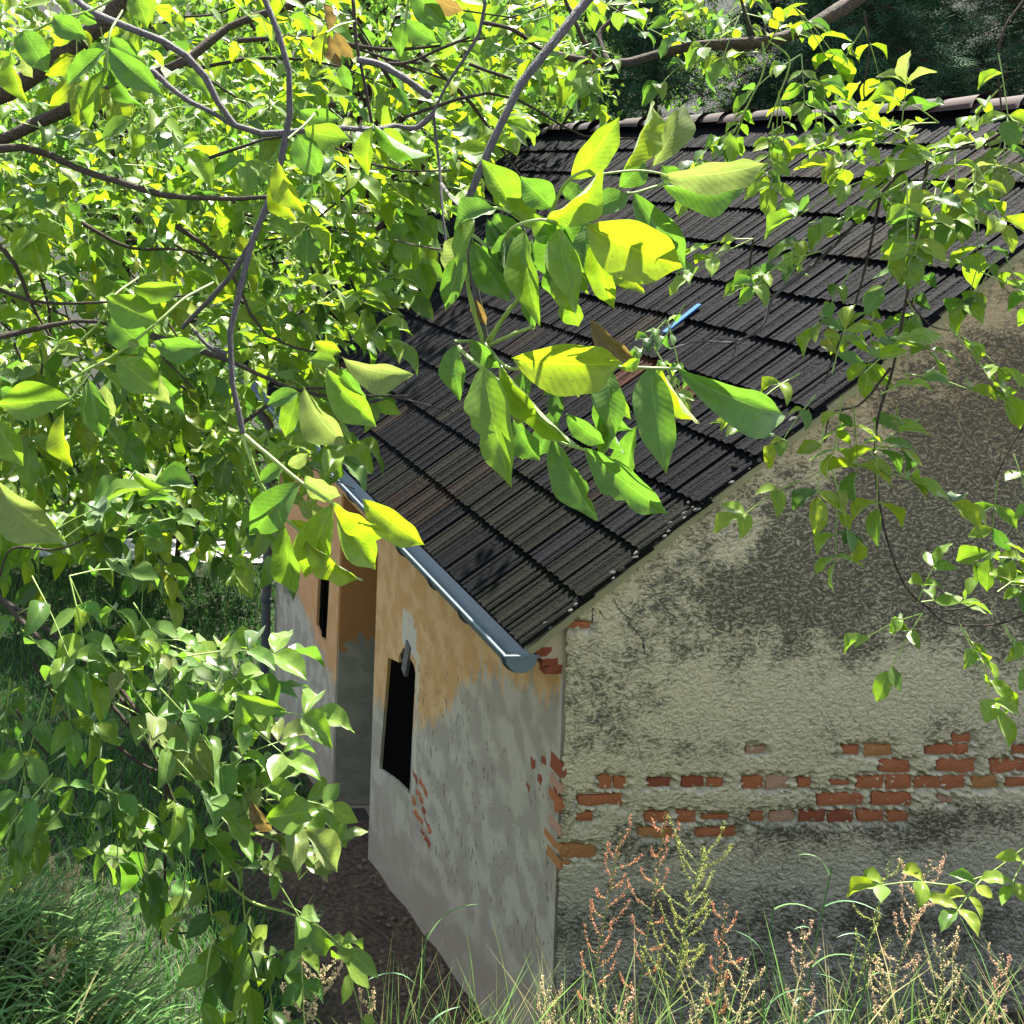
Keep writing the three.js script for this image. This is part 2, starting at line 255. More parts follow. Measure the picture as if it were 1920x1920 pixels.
{ // brick ends showing under the verge at the cornice
  for (const [x, y, w, h, t] of [[1012, 1205, 26, 16, 3], [1018, 1196, 30, 18, 0], [1024, 1228, 30, 18, 3], [1036, 1246, 26, 14, 3], [1046, 1258, 22, 16, 3], [1040, 1262, 26, 12, 3]]) { const a = onGable(x, y); brick(gableWall, houseM, w * 0.0036, h * 0.0034, 0.07, [a.u, a.y, -0.057], t); }
  // brick patch showing through the side wall beside the window
  const q = [[779, 1452, 8, 14], [790, 1462, 9, 16], [798, 1476, 9, 16], [783, 1478, 9, 18], [777, 1496, 9, 20], [790, 1494, 9, 20], [795, 1512, 9, 20], [781, 1520, 10, 20], [790, 1530, 10, 22], [800, 1535, 10, 24], [806, 1552, 9, 20], [793, 1554, 10, 22], [802, 1570, 9, 16], [1000, 1425, 8, 20], [1012, 1455, 8, 16], [1020, 1420, 8, 14], [990, 1470, 6, 14], [1036, 1455, 10, 24], [1042, 1480, 9, 22], [1044, 1510, 9, 26]];
  for (const [x, y, w, h] of q) { const a = onSide(x - w / 2, y), b = onSide(x + w / 2, y), c = onSide(x, y - h / 2), d = onSide(x, y + h / 2); const bw = Math.abs(b.w - a.w) * rr(0.9, 1.2), bh = Math.abs(c.y - d.y) * 0.8; const g = roughBox(bw, bh, 0.04, 0.16, 0.1); g.rotateZ(rr(-0.2, 0.2)); g.rotateY(Math.PI); g.translate((a.w + b.w) / 2, a.y, 0.0145); mesh('brick', sideGeo(g), brickMats[rnd() < 0.5 ? 3 : 0], sideWall); }
}
// remaining shell: far gable, far side, floor, so that the rooms are closed and dark
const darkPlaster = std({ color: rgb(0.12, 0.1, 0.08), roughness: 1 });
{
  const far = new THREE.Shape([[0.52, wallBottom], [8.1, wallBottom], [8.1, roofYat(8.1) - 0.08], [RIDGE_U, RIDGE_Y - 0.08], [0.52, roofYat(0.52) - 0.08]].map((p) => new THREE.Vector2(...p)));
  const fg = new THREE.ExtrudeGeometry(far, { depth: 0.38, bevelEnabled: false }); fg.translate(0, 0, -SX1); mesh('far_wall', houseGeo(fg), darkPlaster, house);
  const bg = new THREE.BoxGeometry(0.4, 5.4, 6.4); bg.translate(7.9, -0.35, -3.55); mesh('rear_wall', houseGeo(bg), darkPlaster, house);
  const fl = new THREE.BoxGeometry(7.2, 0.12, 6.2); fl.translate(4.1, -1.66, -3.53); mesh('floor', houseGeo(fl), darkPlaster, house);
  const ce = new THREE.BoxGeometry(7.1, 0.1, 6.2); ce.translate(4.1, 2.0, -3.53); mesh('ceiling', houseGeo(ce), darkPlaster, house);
}
// doorway: far jamb with its own ochre over grey, and the plank door at the back of the recess
const wood = dataTex(256, 256, (x, y) => { const k = 0.55 + 0.3 * n2(x * 40, y * 3) + 0.2 * n2(x * 9, y * 2); return [k, k, k]; });
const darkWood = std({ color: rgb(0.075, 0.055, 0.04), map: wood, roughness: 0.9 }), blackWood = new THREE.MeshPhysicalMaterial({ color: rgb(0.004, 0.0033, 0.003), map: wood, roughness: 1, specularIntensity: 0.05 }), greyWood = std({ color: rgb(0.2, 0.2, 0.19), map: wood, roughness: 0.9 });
{
  const d = holes.door, n = d[0].x, f = d[4].x, t = d[4].y, jambTex = dataTex(256, 512, (x, y) => { const v = lerp(-1.62, t, y), k = fbm(x * 3, v * 4); return mix3(mix3([0.26, 0.24, 0.2], [0.33, 0.3, 0.25], sstep(k, -0.3, 0.3)), [0.42, 0.19, 0.07], sstep(v + 0.25 * k + 0.1 * n2(x * 9, v * 7), 0.02, 0.12)); });
  const g = new THREE.BoxGeometry(0.02, t + 1.6, 0.92); g.translate(f - 0.012, (t - 1.62) / 2, 0.47); mesh('door_jamb', sideGeo(g), std({ map: jambTex, roughness: 0.97 }), house);
  const dr = []; for (let i = 0; i < 4; i++) { const b = new THREE.BoxGeometry(0.22, 2.1, 0.04); b.translate(n + 0.14 + i * 0.235, -0.55, 0.95 + 0.004 * i); dr.push(b); }
  const door = mesh('door', sideGeo(dr[0]), darkWood, house); for (let i = 1; i < 4; i++) mesh('plank', sideGeo(dr[i]), darkWood, door);
  const st = roughBox(1.0, 0.14, 0.55, 0.02, 0.05); st.translate((n + f) / 2, -1.69, 0.05); mesh('door_step', sideGeo(st), std({ color: rgb(0.05, 0.042, 0.034), bumpMap: sBump, bumpScale: 0.01, roughness: 1 }), house);
}
{ // dark timber casement set back in the window
  const h = holes.window, n = Math.min(...h.map((p) => p.x)), f = Math.max(...h.map((p) => p.x)), win = [];
  const bar = (x, y, w, hh, z, d = 0.05) => { const b = new THREE.BoxGeometry(w, hh, d); b.translate(x, y, z); return b; };
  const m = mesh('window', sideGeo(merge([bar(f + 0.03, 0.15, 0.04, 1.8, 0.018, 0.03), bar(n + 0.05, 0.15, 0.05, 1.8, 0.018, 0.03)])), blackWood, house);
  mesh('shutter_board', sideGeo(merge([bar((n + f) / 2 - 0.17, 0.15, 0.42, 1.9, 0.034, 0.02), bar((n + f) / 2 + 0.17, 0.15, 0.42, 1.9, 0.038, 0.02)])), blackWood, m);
  const a = onSide(765, 1232), l = new THREE.BoxGeometry(0.09, 0.3, 0.03); l.rotateZ(0.3); l.translate(a.w + 0.02, a.y - 0.02, 0.0); mesh('lintel_board', sideGeo(l), greyWood, m);
  const s = holes.slit, sm = mesh('window', sideGeo(merge([bar(5.0, 0.2, 0.05, 1.9, 0.02, 0.02), bar(5.0, 0.2, 0.8, 1.9, 0.04, 0.02)])), blackWood, house); sm.userData.label = 'narrow dark far window beyond the doorway';
}
// ---- roof
const theta = Math.atan(SLOPE), S = G.clone().multiplyScalar(Math.cos(theta)).addScaledVector(UP, Math.sin(theta)), RN = new THREE.Vector3().crossVectors(L.clone().negate(), S).normalize();
const roofO = H(EAVE_U, EAVE_Y, W_NEAR), roofM = new THREE.Matrix4().makeBasis(L.clone().negate(), S, RN).setPosition(roofO);   // x = towards the camera (so x < 0 goes away), y = up the slope, z = out
const roofLen = Math.hypot(RIDGE_U - EAVE_U, RIDGE_Y - EAVE_Y), COURSES = 12, EXPO = roofLen / COURSES, TW = 0.226, COLS = Math.ceil((W_FAR - W_NEAR) / TW);
const roofDeck = new THREE.BoxGeometry(W_FAR - W_NEAR - 0.12, roofLen, 0.05); roofDeck.translate(-(W_FAR - W_NEAR) / 2 - 0.06, roofLen / 2, -0.05);
const otherSlope = (() => { const s2 = G.clone().multiplyScalar(Math.cos(theta)).addScaledVector(UP, -Math.sin(theta)); const m = new THREE.Matrix4().makeBasis(L.clone().negate(), s2, new THREE.Vector3().crossVectors(L.clone().negate(), s2).normalize()).setPosition(H(RIDGE_U, RIDGE_Y, W_NEAR)); const g = new THREE.BoxGeometry(W_FAR - W_NEAR, roofLen + 0.1, 0.05); g.translate(-(W_FAR - W_NEAR) / 2, roofLen / 2, -0.02); return put(g, m); })();
const tileTex = dataTex(256, 512, (x, y) => { const k = 0.8 + 0.35 * fbm(x * 8, y * 10) + 0.25 * n2(x * 60, y * 30), sp = sstep(n2(x * 34 + 7, y * 50), 0.72, 0.85); return mix3([k, k, k * 1.02], [2.2, 2.2, 2.0], sp * 0.5); });
const tileM = (o) => new THREE.MeshPhysicalMaterial({ ...o, specularIntensity: 0.13 });
const tileMats = [[0.0034, 0.0039, 0.0056], [0.0026, 0.003, 0.0044], [0.0046, 0.0052, 0.0074], [0.0062, 0.0072, 0.005], [0.011, 0.0075, 0.006], [0.045, 0.017, 0.009]].map((c) => tileM({ color: rgb(...c), map: tileTex, bumpMap: tileTex, bumpScale: 0.006, roughness: 0.7 }));
const roof = mesh('roof', merge([put(roofDeck, roofM), otherSlope]), tileMats[1], house); roof.userData.label = 'dark weathered roof of ribbed tiles in twelve overlapping courses';
function tileGeo(len, ribs = 4, seed = 0) {
  const n = ribs * 4, prof = [], th = 0.02, pos = [], uv = [], idx = [];
  for (let i = 0; i <= n; i++) { const q = (i % 4) / 4; prof.push([-TW / 2 + (TW * i) / n + (i === 0 ? 0.003 : i === n ? -0.004 : 0), i === 0 || i === n ? -0.012 : [0.003, 0.012, 0.014, 0.011][i % 4] + 0.003 * Math.sin(i * 2.3 + seed)]); }
  for (const [y, lift] of [[0, 0.025], [len, -0.008]]) for (const [x, z] of prof) { pos.push(x, y + (y ? 0 : 0.006 * Math.sin(x * 90 + seed)), z + lift); uv.push(x / TW + 0.5, y / len); }
  for (const [x, z] of prof) { pos.push(x, 0.002 + 0.006 * Math.sin(x * 90 + seed), z + 0.025 - th); uv.push(x / TW + 0.5, 0); }
  const m = n + 1; for (let i = 0; i < n; i++) { idx.push(i, i + 1, m + i, m + i, i + 1, m + i + 1); idx.push(2 * m + i, 2 * m + i + 1, i, i, 2 * m + i + 1, i + 1); }
  const g = new THREE.BufferGeometry(); g.setAttribute('position', new THREE.Float32BufferAttribute(pos, 3)); g.setAttribute('uv', new THREE.Float32BufferAttribute(uv, 2)); g.setIndex(idx); const g2 = g.toNonIndexed(); g2.computeVertexNormals(); return g2;
}
{
  rnd = rngOf(21);
  const gs = [0, 1, 2].map((k) => tileGeo(EXPO + 0.07, 4, k * 2)), slots = [];
  for (let c = 0; c < COURSES; c++) for (let k = 0; k < COLS; k++) {
    const x = -TW / 2 - k * TW, y = c * EXPO, m = new THREE.Matrix4().makeRotationFromEuler(new THREE.Euler(rr(-0.008, 0.006), rr(-0.018, 0.018), rr(-0.006, 0.006))).setPosition(x + rr(-0.003, 0.003), y + rr(-0.003, 0.003), rr(0, 0.006));
    let t = rnd() < 0.3 ? 1 : rnd() < 0.3 ? 2 : 0; if (c < 3 && rnd() < 0.6 && k < 14) t = 3; if (rnd() < 0.07) t = 4; if (rnd() < 0.03 && c < 5) t = 5;
    const full = roofM.clone().multiply(m); const p = V(0, EXPO / 2, 0).applyMatrix4(full); slots.push({ full, g: gs[Math.floor(rnd() * 3)], t, d: p.distanceTo(EYE) });
  }
  slots.sort((a, b) => a.d - b.d); const rest = new Map();
  slots.forEach((s, i) => { if (i < 296) mesh('roof_tile', put(s.g.clone(), s.full), tileMats[s.t], roof); else { const l = rest.get(0) ?? []; l.push(put(s.g.clone(), s.full)); rest.set(0, l); } });
  mesh('roof_tile_field', merge(rest.get(0)), tileMats[0], roof, 'stuff');
  // one rib mended with a blue strip
  const bp = (u, v) => { const r = ray(u, v); return r.multiplyScalar(roofO.clone().sub(EYE).dot(RN) / r.dot(RN)).add(EYE).applyMatrix4(roofM.clone().invert()); };
  const a = bp(1248, 632), b = bp(1324, 582), g = new THREE.BoxGeometry(0.045, Math.abs(b.y - a.y), 0.012, 1, 4, 1); g.translate((a.x + b.x) / 2, (a.y + b.y) / 2, 0.055); mesh('blue_strip', put(g, roofM), std({ color: rgb(0.018, 0.095, 0.27), roughness: 0.5 }), roof).userData.label = 'bright blue strip lying along one tile rib';
  // ridge tiles: overlapping half barrels in faded red clay
  const ridgeM = [[0.028, 0.015, 0.014], [0.045, 0.023, 0.02], [0.02, 0.013, 0.012]].map((c) => std({ color: rgb(...c), map: brickTex, roughness: 0.9 })), RL = 0.36;
  const rg = (() => { const n = 9, pos = [], idx = []; for (let j = 0; j < 3; j++) for (let i = 0; i <= n; i++) { const q = (i / n - 0.5) * 2.7, r = [0.165, 0.145, 0.13][j] , z = [0, 0.04, RL + 0.05][j]; pos.push(Math.sin(q) * r, Math.cos(q) * r * 0.95, -z); } for (let j = 0; j < 2; j++) for (let i = 0; i < n; i++) { const a = j * (n + 1) + i, b = a + n + 1; idx.push(a, b, a + 1, b, b + 1, a + 1); } const g = new THREE.BufferGeometry(); g.setAttribute('position', new THREE.Float32BufferAttribute(pos, 3)); g.setAttribute('uv', new THREE.Float32BufferAttribute(pos.flatMap((v, i) => (i % 3 === 2 ? [] : [v * 4])), 2)); g.setIndex(idx); g.computeVertexNormals(); return g; })();
  for (let k = 0, w = W_NEAR; w < W_FAR; w += RL, k++) { const g = rg.clone(); g.rotateZ(rr(-0.12, 0.12)); g.rotateX(rr(-0.05, 0.05)); g.rotateY(rr(-0.04, 0.04)); g.translate(RIDGE_U + rr(-0.012, 0.012), RIDGE_Y - 0.015 + rr(-0.012, 0.014), -w); mesh('ridge_tile', houseGeo(g), ridgeM[Math.floor(rnd() * 3)], roof); }
  // verge: pale lichened bedding mortar, crumbs of it, and a lime fillet along the gable top
  const vm = [tileM({ color: rgb(0.014, 0.016, 0.011), roughness: 1, bumpMap: gBump, bumpScale: 0.01 }), std({ color: rgb(0.05, 0.05, 0.045), roughness: 1 })], lumps = [[], []];
  for (let i = 0; i < 120; i++) { const s = rnd() * roofLen * (i % 4 ? 0.42 : 0.85), r = rr(0.005, 0.013), g = new THREE.IcosahedronGeometry(r, 1), p = g.attributes.position, sd = rnd() * 40; for (let k = 0; k < p.count; k++) { const q = 1 + 0.45 * n3(p.getX(k) * 45 + sd, p.getY(k) * 45, p.getZ(k) * 45); p.setXYZ(k, p.getX(k) * q * 1.6, p.getY(k) * q * 1.8, p.getZ(k) * q * 0.8); } g.computeVertexNormals(); g.translate(rr(-0.1, 0.005), s, rr(0.0, 0.022)); lumps[rnd() < 0.6 ? 1 : 0].push(put(g, roofM)); }
  mesh('verge_mortar', merge(lumps[0]), vm[0], roof, 'stuff'); mesh('verge_moss', merge(lumps[1]), vm[1], roof, 'stuff');
  const fil = new THREE.BoxGeometry(0.1, roofLen + 0.05, 0.045, 1, 60, 1), fp = fil.attributes.position; for (let i = 0; i < fp.count; i++) fp.setXYZ(i, fp.getX(i) + 0.008 * n2(fp.getY(i) * 9, 1), fp.getY(i), fp.getZ(i) + 0.006 * n2(fp.getY(i) * 13, 5)); fil.computeVertexNormals(); fil.translate(-0.06, roofLen / 2 + 0.03, -0.034); mesh('verge_fillet', put(fil, roofM), std({ color: rgb(0.42, 0.38, 0.2), roughness: 1, bumpMap: gBump, bumpScale: 0.008 }), roof);
}
// ---- gutter and downpipe
const zinc = new THREE.MeshPhysicalMaterial({ color: rgb(0.12, 0.155, 0.195), metalness: 0.1, roughness: 0.42 }), zincDark = std({ color: rgb(0.06, 0.075, 0.09), roughness: 0.5, metalness: 0.3 }), pipeMat = std({ color: rgb(0.09, 0.1, 0.115), roughness: 0.5, metalness: 0.3 });
{
  const R = 0.096, cu = EAVE_U - 0.035, cy = 2.115, w0 = W_NEAR - 0.01, len = W_FAR - w0 - 0.05;
  const prof = []; for (let i = 0; i <= 14; i++) { const a = Math.PI + (Math.PI * i) / 14; prof.push([Math.cos(a) * R, Math.sin(a) * R]); }
  const outer = prof.map(([x, y]) => new THREE.Vector2(x, y)), inner = prof.map(([x, y]) => new THREE.Vector2(x * 0.95, y * 0.95)).reverse();
  const trough = new THREE.ExtrudeGeometry(new THREE.Shape([...outer, ...inner]), { depth: len, bevelEnabled: false, curveSegments: 1 }); trough.translate(cu, cy, -w0 - len);
  const bead = new THREE.CylinderGeometry(0.011, 0.011, len, 8); bead.rotateX(Math.PI / 2); bead.translate(cu - R, cy + 0.002, -w0 - len / 2);
  const gutter = mesh('gutter', houseGeo(merge([trough, bead])), zinc, house); gutter.userData.label = 'blue grey half round metal gutter under the eaves';
  const cap = new THREE.ExtrudeGeometry(new THREE.Shape(outer), { depth: 0.006, bevelEnabled: false }); cap.translate(cu, cy, -w0 + 0.001); const lip = new THREE.BoxGeometry(2 * R + 0.02, 0.012, 0.014); lip.translate(cu, cy + 0.003, -w0 + 0.006); mesh('end_cap', houseGeo(merge([cap, lip])), zinc, gutter);
  for (let w = w0 + 0.03, k = 0; w < W_FAR - 0.2; w += k === 1 ? 0.52 : 0.62, k++) { const t = new THREE.TorusGeometry(R + 0.005, 0.01, 6, 14, Math.PI); t.rotateZ(Math.PI); t.scale(1, 1, 1.9); t.translate(cu, cy, -w); mesh('bracket', houseGeo(t), zincDark, gutter); }
  const w1 = 7.0, top = H(cu, cy - R, w1), pts = [top, H(cu + 0.02, cy - 0.24, w1), H(-0.16, 1.62, w1), H(-0.13, 1.4, w1), H(-0.13, 0, w1), H(-0.13, -1.9, w1), H(-0.16, -2.1, w1), H(-0.3, -2.2, w1)].map((p) => p.applyMatrix4(hInv));
  const dp = mesh('downpipe', tube(pts, 0.06, 0.06, 12, 6, 0), pipeMat, house); for (const y of [0.9, -0.6, -1.6]) { const c = new THREE.CylinderGeometry(0.066, 0.066, 0.05, 14); c.translate(-0.13, y, -w1); mesh('pipe_collar', houseGeo(c), zincDark, dp); }
}
// loose stones and tile bits along the foot of the wall
{
  rnd = rngOf(5); const list = [];
  for (let i = 0; i < 260; i++) { const w = rr(-0.2, 6.5), u = -0.05 - rnd() ** 1.6 * 1.1, s = rr(0.005, 0.022), p = H(u, 0, w), g = new THREE.DodecahedronGeometry(s, 0), q = g.attributes.position; for (let k = 0; k < q.count; k++) q.setXYZ(k, q.getX(k) * 1.4, q.getY(k) * 0.55, q.getZ(k)); g.rotateY(rnd() * 6); g.computeVertexNormals(); g.translate(p.x, groundY(p.x, p.z) + s * 0.2, p.z); list.push(g); }
  tag(mesh('rubble', merge(list), std({ color: rgb(0.15, 0.1, 0.074), roughness: 1 }), scene), 'small stones and tile bits strewn on the earth path', 'rubble', null, 'stuff');
}
// ------------------------------------------------------------------ leaves
const leafTex = dataTex(256, 512, (x, y) => {                             // one leaflet: pale midrib and side veins
  const s = Math.abs(x * 2 - 1), mid = Math.exp(-((s / 0.035) ** 2)), q = y * 13 - s * (2.6 - 0.5 * s), vein = Math.exp(-(((q - Math.round(q)) / 0.06) ** 2)) * (1 - 0.5 * s) * sstep(s, 0.01, 0.06), net = n2(x * 60, y * 90) * 0.04, bl = 0.1 * fbm(x * 3, y * 5);
  const k = (0.6 + 1.3 * bl + net + 0.34 * mid + 0.06 * vein) * (1 - 0.55 * sstep(n2(x * 13 + 4, y * 24), 0.8, 0.88)); return [k * (1 + 0.1 * mid), k, k * (1 + 0.7 * mid)];
});
const leafBump = dataTex(256, 512, (x, y) => { const s = Math.abs(x * 2 - 1), q = y * 13 - s * (2.6 - 0.5 * s), d = Math.abs(q - Math.round(q)); const k = 0.5 + 0.4 * (d * 2) - 0.5 * Math.exp(-((s / 0.05) ** 2)); return [k, k, k]; }, false);
const leafMat = (c, vc = false) => new THREE.MeshPhysicalMaterial({ color: rgb(...c), map: leafTex, bumpMap: leafBump, bumpScale: 0.0003, roughness: 0.94, specularIntensity: 0.3, transmission: 0.64, thickness: 0, clearcoat: 0.8, clearcoatRoughness: 0.27, side: THREE.DoubleSide, vertexColors: vc });
const TONES = [[0.22, 0.40, 0.018], [0.145, 0.32, 0.024], [0.30, 0.49, 0.014], [0.09, 0.21, 0.022], [0.35, 0.49, 0.012], [0.22, 0.15, 0.035], [0.27, 0.36, 0.07]];
const toneMats = TONES.map((c) => leafMat(c));
const bulkMat = leafMat([1, 1, 1], true);
// blade: base at the origin, length 1 along x, half width 0.5 along z, upper face +y
function bladeGeo({ nt = 10, ns = 4, fold = 0.16, droop = 0.18, wave = 0.03, twist = 0, fat = 0.5, bite = 0, tail = 0, seed = 0 } = {}) {
  const pos = [], uv = [], idx = [];
  for (let i = 0; i <= nt; i++) {
    const t = i / nt, wid = Math.pow(Math.sin(Math.PI * Math.pow(t, 0.93)), 0.82) * (1 - 0.45 * sstep(t, 0.7, 1)) * 1.08 * (0.94 + 0.06 * Math.sin(t * 9 + seed));
    for (let j = 0; j <= ns; j++) {
      const s = (j / ns) * 2 - 1; let w = wid * 0.5 * s;
      if (bite && Math.abs(s) > 0.9 && s * bite > 0) w *= 1 - 0.75 * Math.max(0, n2(t * 5.5 + seed, 3)) * sstep(t, 0.35, 0.55) - 0.25 * Math.max(0, n2(t * 16 + seed, 9));
      const a = twist * t; let y = fold * Math.abs(w) * 2 + droop * 1.6 * t * (1 - t) - tail * t * t + wave * Math.sin(t * 17 + seed + s * 1.5) * Math.abs(s), z = w; const y2 = y * Math.cos(a) + z * Math.sin(a); z = z * Math.cos(a) - y * Math.sin(a); y = y2;
      pos.push(t, y, z); uv.push(j / ns, t);
    }
  }
  for (let i = 0; i < nt; i++) for (let j = 0; j < ns; j++) { const a = i * (ns + 1) + j, b = a + ns + 1; if (i > 0) idx.push(a, a + 1, b); if (i < nt - 1) idx.push(b, a + 1, b + 1); if (i === 0) idx.push(a, a + 1, b + 1); }
  const g = new THREE.BufferGeometry(); g.setAttribute('position', new THREE.Float32BufferAttribute(pos, 3)); g.setAttribute('uv', new THREE.Float32BufferAttribute(uv, 2)); g.setIndex([...idx]); g.computeVertexNormals(); return g;
}
const fineBlades = [0, 1, 2, 3, 4, 5, 6, 7].map((k) => bladeGeo({ nt: 14, ns: 4, fold: [0.16, 0.24, 0.3, 0.2, 0.12, 0.38, 0.22, 0.2][k], droop: [0.22, 0.36, 0.12, 0.45, 0.26, 0.3, 0.26, 0.3][k], wave: 0.02 + 0.012 * (k % 3), twist: [0.1, 0.35, -0.3, 0.5, 0.2, -0.55, -0.15, 0.3][k], bite: k === 6 ? 1 : k === 7 ? -1 : 0, seed: k * 3.1 }));
const lowBlades = [0, 1, 2, 3].map((k) => bladeGeo({ nt: 5, ns: 2, fold: [0.15, 0.3, 0.1, 0.22][k], droop: [0.15, 0.3, 0.02, 0.42][k], wave: 0.03, twist: [0, 0.35, -0.3, 0.6][k], tail: [0.1, 0.25, 0, 0.35][k], seed: k * 2 }));
const bark = dataTex(256, 512, (x, y) => { const a = Math.cos(x * 6.283), b = Math.sin(x * 6.283), k = 0.75 + 0.35 * n3(a * 2, b * 2, y * 14) + 0.25 * n3(a * 6, b * 6, y * 40), l = sstep(n3(a * 1.5 + 5, b * 1.5, y * 9), 0.35, 0.7); return mix3([k, k * 0.95, k * 0.9], [1.7, 1.35, 0.4], l * 0.5); });
const barkPlain = dataTex(256, 512, (x, y) => { const a = Math.cos(x * 6.283), b = Math.sin(x * 6.283), k = 0.75 + 0.3 * n3(a * 2, b * 2, y * 14) + 0.25 * n3(a * 6, b * 6, y * 40); return [k, k, k * 1.04]; });
const barkMats = { dark: std({ color: rgb(0.05, 0.037, 0.027), map: bark, bumpMap: bark, bumpScale: 0.006, roughness: 0.95 }), grey: std({ color: rgb(0.1, 0.088, 0.09), map: barkPlain, bumpMap: barkPlain, bumpScale: 0.004, roughness: 0.8 }), green: std({ color: rgb(0.2, 0.3, 0.05), map: barkPlain, roughness: 0.6 }) };

// a tree: branches are parts, the largest leaves are their sub-parts, the rest is one mass of foliage
function makeTree(name, label, base) {
  const t = { root: thing(name, label, 'tree', base, null), base, leaves: [], branches: [], twigs: [] };
  return t;
}
const rel = (t, g) => g.translate(-t.base.x, -t.base.y, -t.base.z);
function branch(t, pts, r0, r1, mat = 'dark', seg = 7) { const b = mesh('branch', rel(t, tube(pts, r0, r1, seg)), barkMats[mat], t.root); t.branches.push({ b, pts }); return { b, pts }; }
const pxBranch = (t, list, w0, w1, mat, seg) => { const pts = list.map((p) => P(...p)), D = list[0][2]; return branch(t, pts, w0 / 2 / F * D, w1 / 2 / F * list.at(-1)[2], mat, seg); };
// a leaflet: base point, axis with its length, direction of the upper face
function leaf(t, base, axis, up, wide, tone, opt = {}) { t.leaves.push({ base, axis, up, wide, tone, ...opt }); }
function poseOf(l) { const x = l.axis.clone(), len = x.length(); x.normalize(); let z = new THREE.Vector3().crossVectors(x, l.up); if (z.lengthSq() < 1e-8) z = V(0, 0, 1); z.normalize(); const y = new THREE.Vector3().crossVectors(z, x); return new THREE.Matrix4().makeBasis(x.multiplyScalar(len), y.multiplyScalar(len * 0.8), z.multiplyScalar(l.wide)).setPosition(l.base); }
// compound walnut leaf: rachis along dir, leaflets in pairs and one at the tip
function compound(t, base, dir, len, leafLen, pairs, tone, thick = true) {
  dir = dir.clone().normalize(); const sag = V(0, -1, 0), side = new THREE.Vector3().crossVectors(dir, UP); if (side.lengthSq() < 0.01) side.set(1, 0, 0); side.normalize(); const nrm = new THREE.Vector3().crossVectors(side, dir).normalize();
  const out = EYE.clone().sub(base).normalize();   // outer leaves spread towards the open side
  const at = (s) => base.clone().addScaledVector(dir, len * s).addScaledVector(sag, len * 0.22 * s * s), tn = () => (rnd() < 0.7 ? tone : [0, 1, 1, 3, 2][Math.floor(rnd() * 5)]);
  if (thick) t.twigs.push(tube([base, at(0.5), at(1)], 0.0022, 0.0014, 4, 3, 0));
  for (let k = 0; k < pairs; k++) { const s = 0.36 + (0.58 * k) / Math.max(1, pairs - 1 || 1), p = at(s), q = leafLen * (0.72 + 0.32 * (k + 1) / pairs) * rr(0.85, 1.12);
    for (const e of [-1, 1]) { if (rnd() < 0.06) continue; const a = side.clone().multiplyScalar(e).addScaledVector(dir, rr(0.35, 0.8)).addScaledVector(sag, rr(-0.1, 0.5)).addScaledVector(nrm, rr(-0.3, 0.3)).normalize(); leaf(t, p.clone(), a.multiplyScalar(q), nrm.clone().multiplyScalar(0.5).addScaledVector(side, rr(-0.55, 0.55)).addScaledVector(UP, 0.6).addScaledVector(out, 0.5), q * rr(0.44, 0.57), tn()); } }
  const d = dir.clone().addScaledVector(sag, rr(0.2, 0.7)).normalize(), q = leafLen * rr(1.05, 1.3); leaf(t, at(1), d.multiplyScalar(q), nrm.clone().addScaledVector(side, rr(-0.6, 0.6)).addScaledVector(out, 0.6), q * rr(0.44, 0.56), tn());
}
const dirOf = (deg, depth = 0) => { const a = deg * Math.PI / 180; return V(Math.cos(a + ROLL), Math.sin(a + ROLL), depth).normalize(); };   // degrees counter-clockwise from the right, depth towards us
// a spray at a twig end: several compound leaves fanning round a direction
function spray(t, x, y, D, deg, n = 3, size = 1, tone = 0, spread = 55) { const b = P(x, y, D); for (let k = 0; k < n; k++) { const q = size * rr(0.8, 1.15); compound(t, b, dirOf(deg + rr(-spread, spread), rr(-0.8, 0.8)), 0.17 * q, 0.082 * q, rnd() < 0.5 ? 3 : 2, tone); } }
// a leaf laid out by its base and tip in the photograph; roll turns it about its length, back tilts the tip away
function pxLeaf(t, bx, by, tx, ty, D, w, roll = 0, tone = 0, shape = 0, back = 0) {
  const b = P(bx, by, D), e = P(tx, ty, D + back), ax = e.clone().sub(b), toEye = EYE.clone().sub(b).normalize(), n = toEye.addScaledVector(ax, -toEye.dot(ax) / ax.lengthSq()).normalize().applyAxisAngle(ax.clone().normalize(), roll * Math.PI / 180);
  leaf(t, b, ax, n, 0.72 * w / F * D / Math.max(0.35, Math.cos(roll * Math.PI / 180)), tone, { hero: true, shape });
}
function finishTree(t, parts = 290) {
  for (const l of t.leaves) { const c = l.base.clone().addScaledVector(l.axis, 0.5).sub(EYE), D = Math.max(0.3, -c.z), X = c.x / D * F, Y = -c.y / D * F; l.rank = (l.hero ? 1e5 : 0) + (X > -PX - 20 && X < 1920 - PX + 20 && Y > -PY - 20 && Y < 1920 - PY + 20 ? 1e3 : 0) * 1 + l.axis.length() / D * F; }
  t.leaves.sort((a, b) => b.rank - a.rank);
  const nearest = (p) => { let best = null, d = 1e9; for (const r of t.branches) for (const q of r.pts) { const e = q.distanceToSquared(p); if (e < d) { d = e; best = r.b; } } return best; };
  const inv = new THREE.Matrix4().makeTranslation(-t.base.x, -t.base.y, -t.base.z);
  t.leaves.slice(0, parts).forEach((l, i) => { const m = mesh('leaf', fineBlades[l.shape ?? i % 6], toneMats[l.tone], nearest(l.base)); inv.clone().multiply(poseOf(l)).decompose(m.position, m.quaternion, m.scale); });
  bakeLeaves(t.leaves.slice(parts), inv, t.root, 'foliage', bulkMat);
  if (t.twigs.length) mesh('leaf_stalk', rel(t, merge(t.twigs)), barkMats.green, t.root, 'stuff');
}
